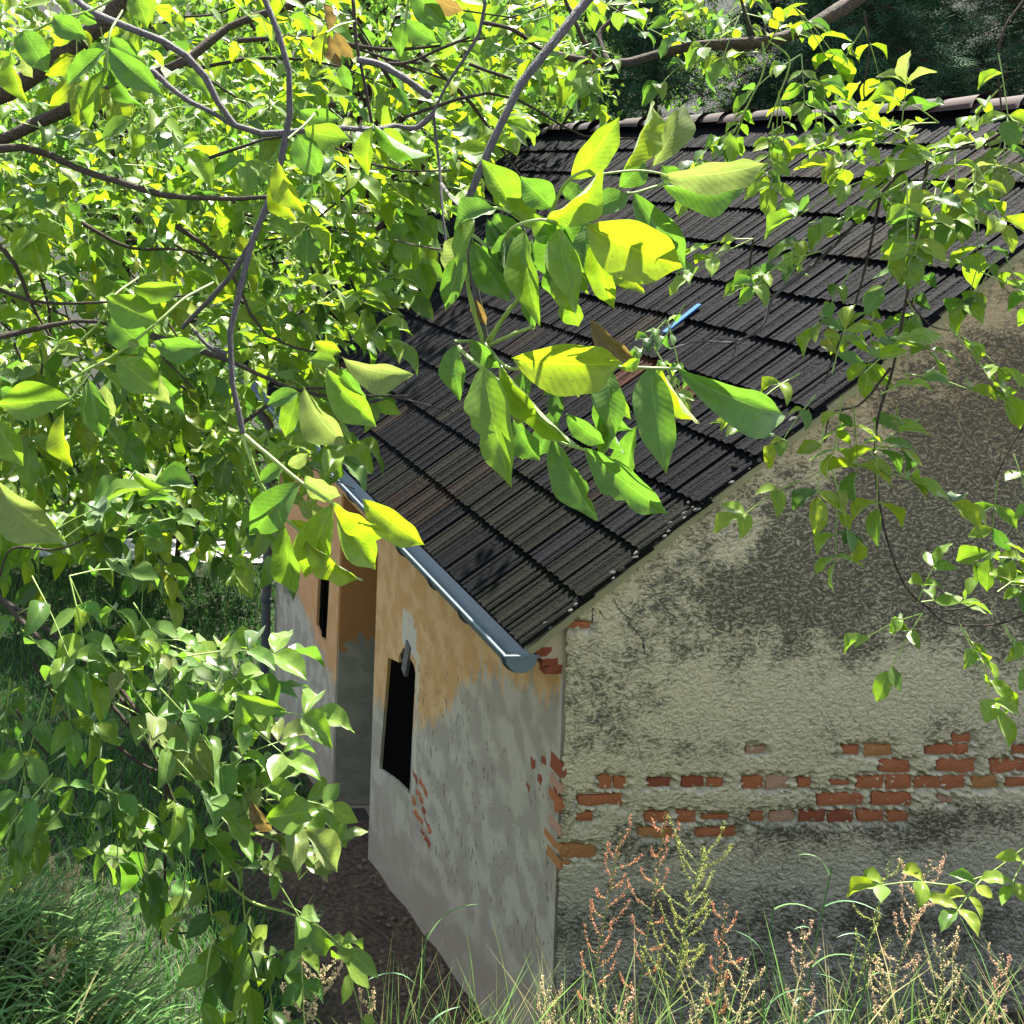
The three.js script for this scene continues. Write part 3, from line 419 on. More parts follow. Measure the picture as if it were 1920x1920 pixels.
function bakeLeaves(list, inv, root, name, mat) {
  if (!list.length) return; let nv = 0, ni = 0; const pick = list.map(() => Math.floor(rnd() * lowBlades.length)); pick.forEach((k) => { nv += lowBlades[k].attributes.position.count; ni += lowBlades[k].index.count; });
  const pos = new Float32Array(nv * 3), nor = new Float32Array(nv * 3), uv = new Float32Array(nv * 2), col = new Float32Array(nv * 3), idx = new Uint32Array(ni), v = new THREE.Vector3(), nm = new THREE.Matrix3(); let o = 0, q = 0;
  list.forEach((l, i) => { const g = lowBlades[pick[i]], m = inv.clone().multiply(poseOf(l)), p = g.attributes.position, n = g.attributes.normal, u = g.attributes.uv, c = TONES[l.tone], j = rr(0.75, 1.2), j2 = rr(0.85, 1.15); nm.getNormalMatrix(m);
    for (let k = 0; k < g.index.count; k++) idx[q++] = g.index.array[k] + o;
    for (let k = 0; k < p.count; k++, o++) { v.fromBufferAttribute(p, k).applyMatrix4(m).toArray(pos, o * 3); v.fromBufferAttribute(n, k).applyMatrix3(nm).normalize().toArray(nor, o * 3); uv[o * 2] = u.getX(k); uv[o * 2 + 1] = u.getY(k); col[o * 3] = c[0] * j * j2; col[o * 3 + 1] = c[1] * j; col[o * 3 + 2] = c[2] * j; } });
  const g = new THREE.BufferGeometry(); g.setAttribute('position', new THREE.BufferAttribute(pos, 3)); g.setAttribute('normal', new THREE.BufferAttribute(nor, 3)); g.setAttribute('uv', new THREE.BufferAttribute(uv, 2)); g.setAttribute('color', new THREE.BufferAttribute(col, 3)); g.setIndex(new THREE.BufferAttribute(idx, 1));
  mesh(name, g, mat, root, 'stuff');
}

// ------------------------------------------------------------------ right-hand walnut: overhead limb, the big near spray, hanging twigs before the gable
rnd = rngOf(101);
const treeR = makeTree('walnut_tree', 'walnut tree with large near leaves hanging before the roof and gable', V(6.8, groundY(6.8, -1.5), -1.5));
{
  const t = treeR, b0 = t.base;
  mesh('trunk', rel(t, tube([b0, b0.clone().add(V(-0.1, 1.6, 0)), V(6.3, b0.y + 3.2, -1.7), V(5.6, 7.6, -2.0)], 0.3, 0.16, 14, 8, 0.1)), barkMats.dark, t.root);
  branch(t, [V(5.8, 7.2, -2.0), V(4.4, 7.6, -2.7), P(1780, -110, 3.4), P(1600, 2, 3.3), P(1520, 50, 3.3), P(1440, 78, 3.3), P(1370, 82, 3.3), P(1290, 88, 3.35), P(1240, 100, 3.4), P(1180, 117, 3.4), P(1130, 120, 3.4), P(1085, 112, 3.4), P(1035, 100, 3.5)], 0.09, 0.012, 'dark', 10);
  pxBranch(t, [[1130, 120, 3.4], [1105, 95, 3.4], [1080, 45, 3.4], [1060, 0, 3.4], [1040, -60, 3.4]], 11, 6, 'dark');
  pxBranch(t, [[1140, 118, 3.4], [1125, 60, 3.5], [1155, 30, 3.5], [1175, -10, 3.5]], 12, 8, 'dark');
  pxBranch(t, [[1128, 116, 3.42], [1090, 180, 3.6], [1050, 240, 3.8]], 11, 5, 'dark');
  pxBranch(t, [[1410, 62, 3.3], [1395, 20, 3.3], [1385, -20, 3.3]], 8, 5, 'dark');
  // near branch
  branch(t, [V(5.6, 7.4, -2.0), V(3.2, 7.4, -1.7), P(1420, -380, 1.5), P(1180, -90, 1.3), P(1100, 0, 1.24), P(1052, 62, 1.22), P(990, 140, 1.2), P(950, 195, 1.18), P(930, 250, 1.17), P(905, 310, 1.16), P(890, 350, 1.15), P(872, 388, 1.14), P(868, 440, 1.14), P(882, 500, 1.13), P(898, 545, 1.13), P(905, 600, 1.12), P(912, 640, 1.12)], 0.05, 0.0035, 'grey', 10);
  const st = (list, w) => pxBranch(t, list, w, w * 0.7, 'green', 6);
  st([[905, 640, 1.12], [878, 540, 1.11], [872, 460, 1.1]], 10); st([[912, 645, 1.12], [945, 595, 1.1], [985, 545, 1.08]], 12); st([[910, 650, 1.12], [955, 630, 1.09], [1000, 612, 1.07]], 9);
  st([[905, 640, 1.12], [960, 692, 1.06], [1050, 672, 1.02], [1160, 688, 1.0], [1215, 690, 1.0], [1275, 692, 1.0]], 8); st([[860, 650, 1.1], [880, 672, 1.08], [905, 692, 1.06], [965, 740, 1.05], [1035, 820, 1.05], [1100, 845, 1.05]], 9); st([[912, 648, 1.12], [880, 640, 1.1], [852, 640, 1.09]], 8);
  st([[872, 430, 1.12], [930, 470, 1.08], [945, 450, 1.05], [965, 425, 1.03], [1010, 412, 1.02], [1060, 418, 1.01], [1110, 422, 1.0], [1180, 440, 0.99], [1250, 470, 0.99]], 8); st([[1035, 395, 1.08], [1060, 345, 1.06], [1085, 325, 1.05], [1140, 312, 1.05]], 8); st([[1175, 362, 1.06], [1188, 362, 1.06], [1235, 348, 1.06], [1270, 342, 1.07]], 6); st([[880, 400, 1.13], [930, 390, 1.1], [960, 400, 1.08]], 7); st([[1100, 330, 1.06], [1200, 320, 1.05], [1260, 330, 1.05]], 5);
  const q = (...a) => pxLeaf(t, ...a);
  // upper cluster
  q(1072, 336, 1162, 218, 1.06, 78, 18, 2, 0, -0.02); q(1172, 318, 1222, 188, 1.05, 70, 34, 4, 2, 0.03); q(1222, 312, 1282, 196, 1.1, 62, 20, 6, 1, 0.02); q(1240, 330, 1440, 306, 1.02, 74, 30, 6, 4, 0.0); q(1238, 344, 1398, 350, 1.08, 52, 40, 1, 1);
  q(1024, 412, 1130, 312, 1.02, 92, 25, 2, 5, -0.03); q(1098, 424, 1280, 502, 0.98, 158, 16, 4, 0, 0.0); q(1188, 360, 1286, 506, 1.07, 84, 8, 1, 3); q(1035, 392, 975, 330, 1.09, 76, 12, 1, 1); q(1178, 368, 1100, 398, 1.08, 66, 20, 1, 0); q(1085, 345, 1060, 375, 1.1, 60, 10, 1, 0);
  q(985, 428, 1012, 612, 1.02, 60, 24, 0, 1, -0.03); q(1048, 428, 1080, 590, 1.0, 70, 12, 0, 3, -0.04); q(1112, 450, 1152, 580, 1.02, 62, 18, 2, 0); q(1148, 462, 1210, 552, 1.04, 46, 30, 4, 1, -0.02); q(1160, 492, 1174, 546, 1.08, 34, 20, 1, 0);
  q(962, 404, 902, 298, 1.12, 62, 30, 0, 3); q(945, 360, 990, 352, 1.13, 26, 40, 4, 0); q(930, 392, 852, 432, 1.06, 74, 30, 1, 5); q(872, 470, 836, 584, 1.08, 58, 14, 1, 0); q(880, 440, 838, 520, 1.1, 56, 36, 6, 2); q(885, 448, 958, 566, 1.07, 66, 18, 1, 1); q(948, 436, 952, 526, 1.05, 36, 40, 1, 2);
  q(1046, 506, 1076, 588, 1.06, 66, 12, 2, 0); q(1010, 520, 1000, 620, 1.09, 40, 20, 1, 1); q(1060, 560, 1085, 612, 1.1, 60, 20, 0, 0); q(925, 400, 985, 470, 1.1, 70, 10, 1, 0); q(1000, 400, 1050, 460, 1.11, 60, 15, 0, 1); q(1130, 420, 1100, 480, 1.1, 60, 12, 1, 2); q(960, 470, 1000, 530, 1.12, 62, 14, 1, 3); q(890, 560, 912, 610, 1.12, 30, 20, 5, 0); q(905, 560, 892, 600, 1.13, 26, 30, 5, 1); q(1160, 350, 1210, 300, 1.1, 60, 20, 1, 1); q(1270, 350, 1240, 310, 1.1, 52, 24, 1, 0);
  q(1372, 306, 1368, 246, 1.2, 34, 14, 0, 0);
  for (let k = 0; k < 16; k++) { const x = rr(880, 1150), y = rr(395, 470), a = rr(60, 125) * Math.PI / 180, l = rr(80, 140); q(x, y, x + Math.cos(a) * l, y + Math.sin(a) * l, rr(1.06, 1.16), l * 0.46, rr(8, 34), [0, 1, 1, 3][k % 4], k % 6, rr(-0.03, 0.03)); }
  for (let k = 0; k < 9; k++) { const x = rr(960, 1200), y = rr(690, 800), a = rr(30, 120) * Math.PI / 180, l = rr(70, 120); q(x, y, x + Math.cos(a) * l, y + Math.sin(a) * l, rr(1.06, 1.14), l * 0.46, rr(8, 34), [0, 1, 1, 3][k % 4], k % 6, rr(-0.03, 0.03)); }
  // lower cluster
  q(856, 645, 862, 752, 1.07, 54, 26, 1, 1, -0.02); q(905, 686, 960, 916, 0.98, 116, 10, 0, 6, -0.05); q(938, 686, 1086, 838, 1.0, 66, 26, 2, 2, -0.03); q(960, 672, 1168, 680, 0.97, 132, 26, 4, 0, 0.02); q(880, 636, 938, 690, 1.1, 46, 22, 1, 0); q(1108, 594, 1196, 684, 1.06, 48, 30, 5, 1); q(1078, 696, 1018, 742, 1.08, 58, 16, 1, 0); q(1142, 692, 1150, 824, 1.02, 70, 14, 1, 3, -0.03); q(1218, 690, 1250, 890, 0.97, 98, 8, 1, 0, -0.05); q(1268, 690, 1472, 780, 0.97, 84, 20, 1, 3, 0.02); q(1238, 690, 1312, 794, 1.02, 48, 36, 4, 2); q(978, 730, 972, 796, 1.03, 46, 22, 6, 1); q(1036, 818, 1122, 978, 1.0, 66, 26, 1, 7, -0.03); q(1096, 840, 1254, 964, 0.98, 98, 14, 1, 6, -0.02); q(1062, 776, 1134, 832, 1.06, 52, 24, 1, 0); q(962, 786, 1012, 864, 1.07, 60, 20, 1, 1); q(1060, 700, 1050, 735, 1.1, 40, 20, 0, 0); q(1160, 690, 1200, 672, 1.0, 26, 30, 2, 1); q(1090, 690, 1086, 745, 1.07, 40, 30, 2, 5); q(1000, 690, 975, 760, 1.06, 42, 30, 1, 1);
  // hanging twigs over the roof and gable, farther out
  const hang = (list, w0, w1, mat = 'dark') => pxBranch(t, list, w0 * 0.62, w1 * 0.6, mat, 6);
  branch(t, [V(5.8, 7.0, -2.2), V(4.6, 5.8, -2.6), P(1990, 150, 2.8), P(1920, 215, 2.8), P(1850, 268, 2.8), P(1760, 285, 2.8), P(1680, 330, 2.8), P(1620, 400, 2.8), P(1570, 455, 2.8), P(1520, 500, 2.75), P(1450, 555, 2.75), P(1400, 560, 2.75), P(1405, 500, 2.75), P(1412, 450, 2.7)], 0.02, 0.003, 'dark', 8);
  hang([[1520, 500, 2.75], [1450, 558, 2.72], [1430, 610, 2.7], [1380, 640, 2.7], [1310, 640, 2.65], [1255, 655, 2.6]], 11, 5, 'grey'); hang([[1440, 560, 2.72], [1400, 570, 2.7], [1365, 572, 2.7]], 5, 3, 'grey'); hang([[1380, 640, 2.7], [1378, 660, 2.7], [1372, 672, 2.7]], 5, 3, 'grey');
  hang([[1740, 300, 2.8], [1725, 400, 2.7], [1710, 500, 2.65], [1692, 600, 2.6], [1672, 700, 2.6], [1645, 790, 2.6], [1642, 880, 2.6], [1650, 950, 2.55], [1672, 1040, 2.5], [1705, 1110, 2.5], [1745, 1140, 2.5], [1810, 1140, 2.5], [1870, 1115, 2.5]], 11, 5); hang([[1730, 1130, 2.5], [1770, 1165, 2.5], [1860, 1172, 2.5], [1930, 1150, 2.5]], 7, 5);
  hang([[1650, 370, 2.8], [1630, 470, 2.8], [1600, 580, 2.75], [1570, 650, 2.7], [1545, 720, 2.7]], 9, 4); hang([[1670, 690, 2.6], [1610, 760, 2.6], [1560, 775, 2.6], [1545, 830, 2.6]], 8, 4); hang([[1700, 560, 2.65], [1745, 610, 2.6], [1780, 620, 2.6]], 7, 4); hang([[1640, 880, 2.6], [1570, 870, 2.6], [1500, 905, 2.6]], 5, 3, 'green');
  hang([[1920, 0, 2.9], [1880, 60, 2.9], [1872, 140, 2.9], [1880, 220, 2.9]], 7, 4); hang([[1950, 760, 2.7], [1900, 830, 2.7], [1865, 900, 2.7]], 6, 3); hang([[1960, 930, 2.7], [1890, 1000, 2.7], [1870, 1080, 2.6]], 6, 3); hang([[1990, 1540, 2.4], [1920, 1590, 2.4], [1850, 1640, 2.4], [1780, 1660, 2.4]], 6, 3, 'green'); hang([[1620, 20, 3.1], [1630, 90, 3.1], [1620, 180, 3.1], [1640, 230, 3.1]], 6, 4); hang([[1430, 78, 3.2], [1432, 130, 3.2], [1405, 190, 3.2], [1375, 250, 3.2]], 7, 4, 'green'); hang([[1440, 76, 3.2], [1480, 110, 3.2], [1460, 180, 3.2], [1440, 240, 3.2]], 6, 4, 'green');
  const s = (...a) => spray(t, ...a);
  s(1870, 260, 2.8, 200, 1, 1.15, 2); s(1830, 270, 2.9, 190, 2, 1.15, 2); s(1790, 280, 2.8, 230, 1, 1.15, 2); s(1740, 290, 2.8, 160, 2, 1.15, 2); s(1700, 300, 2.7, 220, 1, 1.15, 4); s(1650, 260, 2.8, 140, 2, 1.1, 2); s(1900, 330, 2.8, 250, 1, 1.15, 2); s(1840, 330, 2.7, 240, 2, 1.15, 2); s(1780, 330, 2.7, 260, 1, 1.15, 4); s(1700, 340, 2.6, 250, 2, 1.1, 0); s(1640, 330, 2.7, 190, 1, 1.1, 0); s(1600, 400, 2.8, 220, 2, 1, 2); s(1900, 280, 3.0, 250, 1, 1.15, 2); s(1760, 230, 3.0, 170, 2, 1.1, 2); s(1690, 240, 2.9, 100, 1, 1, 6);
  for (let k = 0; k < 4; k++) s(rr(1640, 1930), rr(215, 360), rr(2.6, 3.1), rr(200, 340), 2, 0.9, [2, 0, 4, 0, 1][k % 5]);
  s(1412, 448, 2.7, 200, 2, 0.9, 2); s(1480, 480, 2.7, 250, 1, 0.9, 0); s(1540, 470, 2.7, 200, 2, 0.9, 0); s(1600, 500, 2.75, 270, 1, 1, 2); s(1640, 560, 2.7, 270, 2, 0.9, 2); s(1720, 450, 2.65, 250, 1, 1, 1); s(1740, 480, 2.65, 300, 2, 1, 0); s(1850, 450, 2.7, 230, 1, 1, 2); s(1880, 470, 2.7, 270, 2, 0.9, 0); s(1700, 560, 2.6, 260, 1, 0.9, 0); s(1780, 615, 2.6, 300, 2, 0.9, 2);
  let k2 = 0; for (const [x, y, d] of [[1500, 700, 150], [1530, 740, 220], [1560, 700, 120], [1580, 740, 260], [1620, 700, 60], [1650, 740, 330], [1600, 760, 280], [1640, 790, 250], [1680, 760, 350], [1545, 790, 240], [1480, 830, 200], [1500, 900, 240], [1560, 880, 290], [1600, 850, 320], [1640, 850, 10], [1650, 880, 300], [1570, 920, 270], [1690, 700, 30]]) s(x, y, rr(2.4, 2.6), d, k2++ % 3 ? 1 : 1, 0.95, [2, 4, 4, 4][Math.floor(rnd() * 4)]);
  s(1720, 1130, 2.5, 60, 2, 0.8, 0); s(1730, 1150, 2.5, 260, 2, 0.85, 0); s(1800, 1170, 2.5, 280, 2, 0.85, 2); s(1870, 1110, 2.5, 40, 2, 0.85, 4); s(1880, 1170, 2.5, 280, 2, 0.85, 2); s(1910, 1100, 2.6, 90, 2, 0.9, 2); s(1870, 900, 2.7, 220, 1, 0.9, 0); s(1900, 850, 2.7, 230, 1, 0.9, 0); s(1890, 1010, 2.7, 250, 2, 0.8, 0); s(1780, 1660, 2.4, 230, 1, 0.85, 4); s(1850, 1640, 2.4, 220, 1, 0.8, 4); s(1930, 1600, 2.4, 160, 1, 0.8, 2);
  s(1285, 570, 2.4, 190, 1, 0.6, 1); s(1250, 600, 2.5, 230, 2, 0.6, 1); s(1225, 650, 2.5, 280, 1, 0.6, 0);
  s(1872, 100, 2.9, 260, 1, 1, 2); s(1880, 160, 2.9, 240, 2, 1, 0); s(1890, 220, 2.9, 260, 2, 1, 6); s(1640, 230, 3.1, 230, 2, 0.9, 2); s(1620, 50, 3.1, 280, 2, 0.9, 4); s(1380, 240, 3.2, 260, 2, 1, 0); s(1450, 230, 3.2, 270, 2, 1, 2); s(1410, 180, 3.2, 220, 2, 0.9, 0); s(1460, 170, 3.2, 290, 2, 0.9, 2); s(1520, 140, 3.2, 300, 2, 0.9, 2); s(1540, 180, 3.2, 260, 2, 0.9, 0);
  for (let k = 0; k < 22; k++) s(rr(1000, 1520), rr(-40, 110) - 0.02 * 1, rr(3.0, 4.2), rr(0, 360), 2, 1, [0, 2, 2, 4, 1][k % 5], 90);
  // the crown goes on above the frame
  for (let k = 0; k < 4; k++) { const b = V(rr(0.2, 6), rr(6.2, 8.6), rr(-4.6, -0.9)); compound(t, b, dirOf(rr(0, 360), rr(-1, 1)), 0.22, 0.11, 3, k % 3, false); }
  finishTree(t, 292);
}
// ------------------------------------------------------------------ left-hand walnut: the great crown filling the left of the view
rnd = rngOf(202);
const treeL = makeTree('walnut_tree', 'walnut tree whose leafy branches fill the left side before the lane', V(-4.9, groundY(-4.9, -4.6), -4.6));
{
  const t = treeL, b0 = t.base;
  mesh('trunk', rel(t, tube([b0, b0.clone().add(V(0.1, 1.5, 0)), V(-4.6, b0.y + 3.2, -4.5), V(-4.3, 5.4, -4.6), V(-3.9, 7.2, -4.8)], 0.34, 0.16, 14, 8, 0.1)), barkMats.dark, t.root);
  const from = V(-4.35, 5.0, -4.6), from2 = V(-4.1, 6.2, -4.7), from3 = V(-4.6, 3.2, -4.5);
  const limb = (f, list, w0, w1, mat = 'dark', seg = 8) => branch(t, [f, f.clone().lerp(P(...list[0]), 0.55).add(V(0, 0.25, 0)), ...list.map((p) => P(...p))], w0 / 2 / F * list[0][2] * 1.5, w1 / 2 / F * list.at(-1)[2], mat, seg);
  const tw = (list, w0, w1, mat = 'dark') => pxBranch(t, list, w0, w1, mat, 6);
  limb(from, [[-60, 280, 3.6], [60, 278, 3.6], [150, 318, 3.6], [230, 342, 3.5], [300, 365, 3.4], [400, 372, 3.3], [470, 372, 3.2], [560, 362, 3.2]], 32, 8);
  limb(from2, [[-60, 275, 3.8], [60, 235, 3.8], [160, 190, 3.8], [250, 150, 3.8], [340, 120, 3.8], [430, 50, 3.9], [530, 15, 3.9], [620, -20, 3.9]], 40, 14);
  limb(from2, [[-40, 190, 4.0], [60, 140, 4.0], [140, 80, 4.0], [200, 40, 4.0], [240, -20, 4.0]], 46, 36);
  limb(from2, [[60, -60, 3.2], [170, 20, 3.0], [250, 55, 2.8], [320, 85, 2.8], [375, 130, 2.8], [405, 185, 2.8], [428, 225, 2.8], [470, 248, 2.8], [540, 248, 2.8], [620, 240, 2.8], [700, 243, 2.9], [740, 235, 3.0]], 16, 10, 'grey');
  tw([[285, 132, 2.9], [340, 180, 2.85], [400, 212, 2.8], [435, 235, 2.8]], 13, 9, 'grey');
  limb(from2, [[500, -120, 3.6], [640, -60, 3.4], [662, 0, 3.2], [668, 80, 3.2], [680, 140, 3.2], [690, 190, 3.2], [697, 230, 3.2]], 16, 6);
  limb(V(-3.9, 6.8, -4.8), [[700, -240, 3.4], [860, -160, 3.2], [905, -20, 3.1], [908, 40, 3.1], [880, 95, 3.1], [850, 140, 3.1], [820, 190, 3.1], [812, 215, 3.1], [822, 290, 3.1], [828, 370, 3.0], [838, 470, 2.9], [850, 520, 2.9]], 20, 4, 'grey');
  tw([[672, 112, 3.2], [715, 122, 3.15], [755, 145, 3.1], [808, 182, 3.1]], 14, 14, 'grey'); tw([[690, 118, 3.2], [760, 118, 3.2], [830, 90, 3.15], [880, 70, 3.1]], 8, 6); tw([[812, 215, 3.1], [780, 240, 3.1], [740, 235, 3.1]], 16, 9, 'grey'); tw([[905, 42, 3.1], [960, 55, 3.1], [1010, 90, 3.2], [1060, 110, 3.3]], 9, 6); tw([[880, 120, 3.1], [920, 135, 3.1], [960, 148, 3.1]], 8, 6); tw([[828, 345, 3.0], [850, 375, 2.6], [868, 392, 2.2]], 6, 5, 'grey'); tw([[838, 470, 2.9], [790, 462, 3.2], [740, 450, 3.6]], 4, 3);
  // the near grey twig dropping to the leaf spray before the eaves
  limb(V(-3.9, 6.6, -4.6), [[330, -300, 2.0], [470, -60, 1.8], [545, 160, 1.7], [520, 330, 1.68], [502, 380, 1.66], [485, 425, 1.64], [470, 460, 1.62], [456, 510, 1.6], [445, 570, 1.58], [430, 630, 1.56], [426, 665, 1.55], [436, 720, 1.54], [448, 780, 1.53], [456, 812, 1.52]], 14, 12, 'grey');
  tw([[472, 455, 1.62], [430, 520, 1.64], [385, 570, 1.66], [342, 614, 1.7]], 13, 9, 'grey'); tw([[426, 665, 1.55], [395, 652, 1.55], [362, 618, 1.56]], 12, 6, 'grey'); tw([[455, 815, 1.52], [470, 860, 1.5], [485, 900, 1.5], [498, 922, 1.5]], 9, 6, 'green'); tw([[456, 815, 1.52], [520, 868, 1.48], [565, 905, 1.46], [625, 945, 1.44], [640, 955, 1.44]], 10, 6, 'green'); tw([[535, 972, 1.5], [560, 995, 1.48], [575, 1015, 1.46]], 6, 5, 'green');
  const q = (...a) => pxLeaf(t, ...a);
  q(562, 905, 466, 1004, 1.46, 86, 12, 1, 3); q(626, 942, 736, 1004, 1.42, 44, 56, 4, 4); q(680, 936, 796, 1022, 1.43, 74, 20, 4, 0); q(624, 944, 572, 1084, 1.44, 84, 14, 2, 1); q(634, 960, 704, 1068, 1.46, 76, 10, 2, 3); q(534, 982, 556, 1112, 1.46, 60, 24, 0, 1); q(570, 1014, 682, 1088, 1.42, 66, 30, 4, 2); q(572, 892, 640, 930, 1.46, 46, 54, 6, 4); q(540, 872, 578, 850, 1.5, 36, 30, 6, 0); q(535, 870, 484, 906, 1.5, 40, 16, 1, 0); q(560, 940, 615, 968, 1.5, 44, 30, 6, 0); q(545, 975, 590, 985, 1.5, 26, 50, 4, 0);
  q(642, 670, 776, 702, 1.6, 50, 40, 6, 3); q(612, 690, 706, 800, 1.6, 70, 22, 0, 1); q(570, 725, 650, 836, 1.6, 60, 40, 6, 3); q(560, 740, 535, 820, 1.62, 52, 20, 0, 0); q(630, 680, 580, 672, 1.62, 40, 20, 0, 0); q(560, 735, 500, 760, 1.62, 44, 18, 1, 0); q(600, 770, 612, 838, 1.62, 44, 30, 2, 1); q(640, 690, 690, 760, 1.66, 60, 20, 1, 2); q(590, 640, 640, 660, 1.7, 40, 30, 2, 1);
  // leaves close to the lens, upper and middle left
  q(42, 56, 92, 138, 1.3, 76, 8, 1, 0); q(100, 30, 166, 76, 1.34, 58, 14, 1, 1); q(22, 98, 52, 196, 1.36, 34, 40, 2, 1); q(44, 108, 62, 146, 1.4, 30, 40, 6, 0); q(196, 92, 124, 162, 1.3, 56, 16, 1, 2); q(204, 88, 308, 184, 1.3, 62, 14, 1, 3); q(206, 70, 266, 112, 1.34, 46, 20, 1, 1); q(198, 130, 166, 240, 1.3, 44, 26, 0, 1); q(206, 128, 268, 200, 1.32, 50, 16, 1, 5); q(148, 24, 182, 44, 1.36, 34, 20, 1, 0); q(255, -20, 276, 54, 1.36, 64, 12, 0, 3);
  q(556, 252, 600, 334, 1.5, 78, 6, 1, 0); q(570, 240, 656, 262, 1.5, 62, 22, 0, 3); q(520, 298, 572, 402, 1.54, 46, 34, 4, 1); q(512, 330, 556, 416, 1.56, 34, 40, 4, 1); q(562, 206, 640, 224, 1.6, 46, 24, 1, 1); q(700, 232, 812, 292, 1.55, 50, 30, 1, 5); q(700, 236, 690, 330, 1.55, 40, 34, 2, 1); q(720, 240, 756, 284, 1.58, 56, 20, 0, 0); q(612, 60, 600, 122, 1.5, 36, 30, 4, 1); q(618, 64, 640, 128, 1.5, 34, 26, 5, 1); q(616, 58, 604, 2, 1.5, 34, 30, 5, 2); q(630, 60, 664, 110, 1.52, 34, 30, 5, 0); q(760, 36, 820, 82, 1.5, 50, 20, 1, 3); q(770, -30, 846, 56, 1.5, 54, 22, 1, 1); q(760, 40, 750, 108, 1.54, 36, 24, 1, 1); q(800, -10, 870, 20, 1.5, 50, 30, 5, 0); q(640, 120, 660, 170, 1.6, 36, 20, 1, 0);
  tw([[60, 60, 1.34], [110, 36, 1.34], [170, 20, 1.36], [260, -30, 1.4]], 6, 5, 'green'); tw([[200, 130, 1.3], [202, 90, 1.31], [206, 62, 1.32], [230, 20, 1.36]], 5, 5, 'green'); tw([[540, 260, 1.5], [575, 230, 1.54], [600, 200, 1.6]], 5, 4, 'green'); tw([[760, 44, 1.5], [764, 10, 1.5], [770, -40, 1.5]], 5, 4, 'green'); tw([[612, 62, 1.5], [630, 50, 1.55], [664, 40, 1.7]], 5, 4, 'green');
  q(205, 590, 280, 662, 1.5, 92, 12, 1, 0); q(200, 556, 300, 608, 1.5, 80, 16, 0, 3); q(250, 542, 344, 536, 1.5, 56, 34, 0, 0); q(220, 670, 298, 742, 1.44, 92, 6, 0, 3); q(166, 710, 192, 824, 1.44, 64, 8, 1, 1); q(134, 752, -6, 758, 1.44, 84, 14, 0, 3); q(-10, 780, 44, 874, 1.4, 62, 16, 0, 1); q(120, 770, 136, 876, 1.46, 36, 44, 4, 1); q(288, 640, 388, 652, 1.5, 56, 26, 1, 1); q(196, 720, 216, 782, 1.5, 40, 40, 6, 0); q(240, 640, 262, 648, 1.46, 26, 10, 6, 0); q(262, 650, 300, 690, 1.48, 56, 18, 0, 1); q(-20, 890, 122, 1016, 1.36, 72, 30, 6, 3); q(20, 912, 124, 1016, 1.38, 40, 55, 2, 1); q(0, 730, 36, 742, 1.5, 34, 20, 1, 0); q(300, 700, 318, 758, 1.56, 34, 44, 6, 1); q(296, 700, 346, 776, 1.6, 50, 20, 1, 1);
  tw([[118, 720, 1.46], [170, 690, 1.47], [225, 660, 1.48], [300, 600, 1.5], [345, 560, 1.54], [400, 530, 1.6]], 7, 5, 'green'); tw([[150, 640, 1.5], [190, 600, 1.5], [210, 560, 1.5], [260, 520, 1.6]], 5, 4, 'green'); tw([[130, 750, 1.44], [170, 700, 1.46]], 5, 4, 'green');
  // lower left: boughs hanging over the turf
  limb(from3, [[-120, 1020, 2.9], [0, 1120, 2.7], [50, 1175, 2.65], [120, 1240, 2.6], [190, 1300, 2.55], [245, 1365, 2.5], [280, 1410, 2.5]], 18, 7); limb(from3, [[-120, 1060, 2.8], [100, 1190, 2.7], [200, 1280, 2.6], [270, 1370, 2.55], [310, 1470, 2.5], [350, 1540, 2.5], [385, 1600, 2.45], [420, 1650, 2.45], [455, 1670, 2.4]], 18, 6);
  tw([[195, 1250, 2.6], [240, 1310, 2.55], [275, 1360, 2.5], [310, 1440, 2.5]], 10, 6); tw([[300, 1400, 2.5], [312, 1500, 2.5], [310, 1600, 2.5], [306, 1720, 2.5], [300, 1760, 2.5]], 8, 4); tw([[306, 1738, 2.5], [340, 1750, 2.5], [385, 1742, 2.5]], 5, 3); tw([[60, 1240, 2.6], [110, 1320, 2.6], [145, 1380, 2.6]], 6, 3); tw([[30, 1330, 2.6], [60, 1380, 2.6], [92, 1420, 2.6]], 5, 3); tw([[220, 1400, 2.5], [280, 1440, 2.5], [340, 1455, 2.5]], 6, 4); tw([[400, 1630, 2.4], [470, 1690, 2.4], [540, 1712, 2.35], [600, 1740, 2.35], [640, 1780, 2.3]], 6, 3, 'green'); tw([[545, 1710, 2.35], [560, 1665, 2.35], [575, 1640, 2.35]], 5, 3); tw([[390, 1660, 2.4], [392, 1720, 2.4], [400, 1745, 2.4]], 5, 3); tw([[0, 1080, 2.4], [20, 1030, 2.4], [110, 1030, 2.4], [180, 1000, 2.4]], 6, 3);
  const s = (x, y, D, deg, n, ...a) => spray(t, x, y, D, deg, Math.max(1, n - (rnd() < 0.85 ? 1 : 0) - (rnd() < 0.35 ? 1 : 0)), ...a);
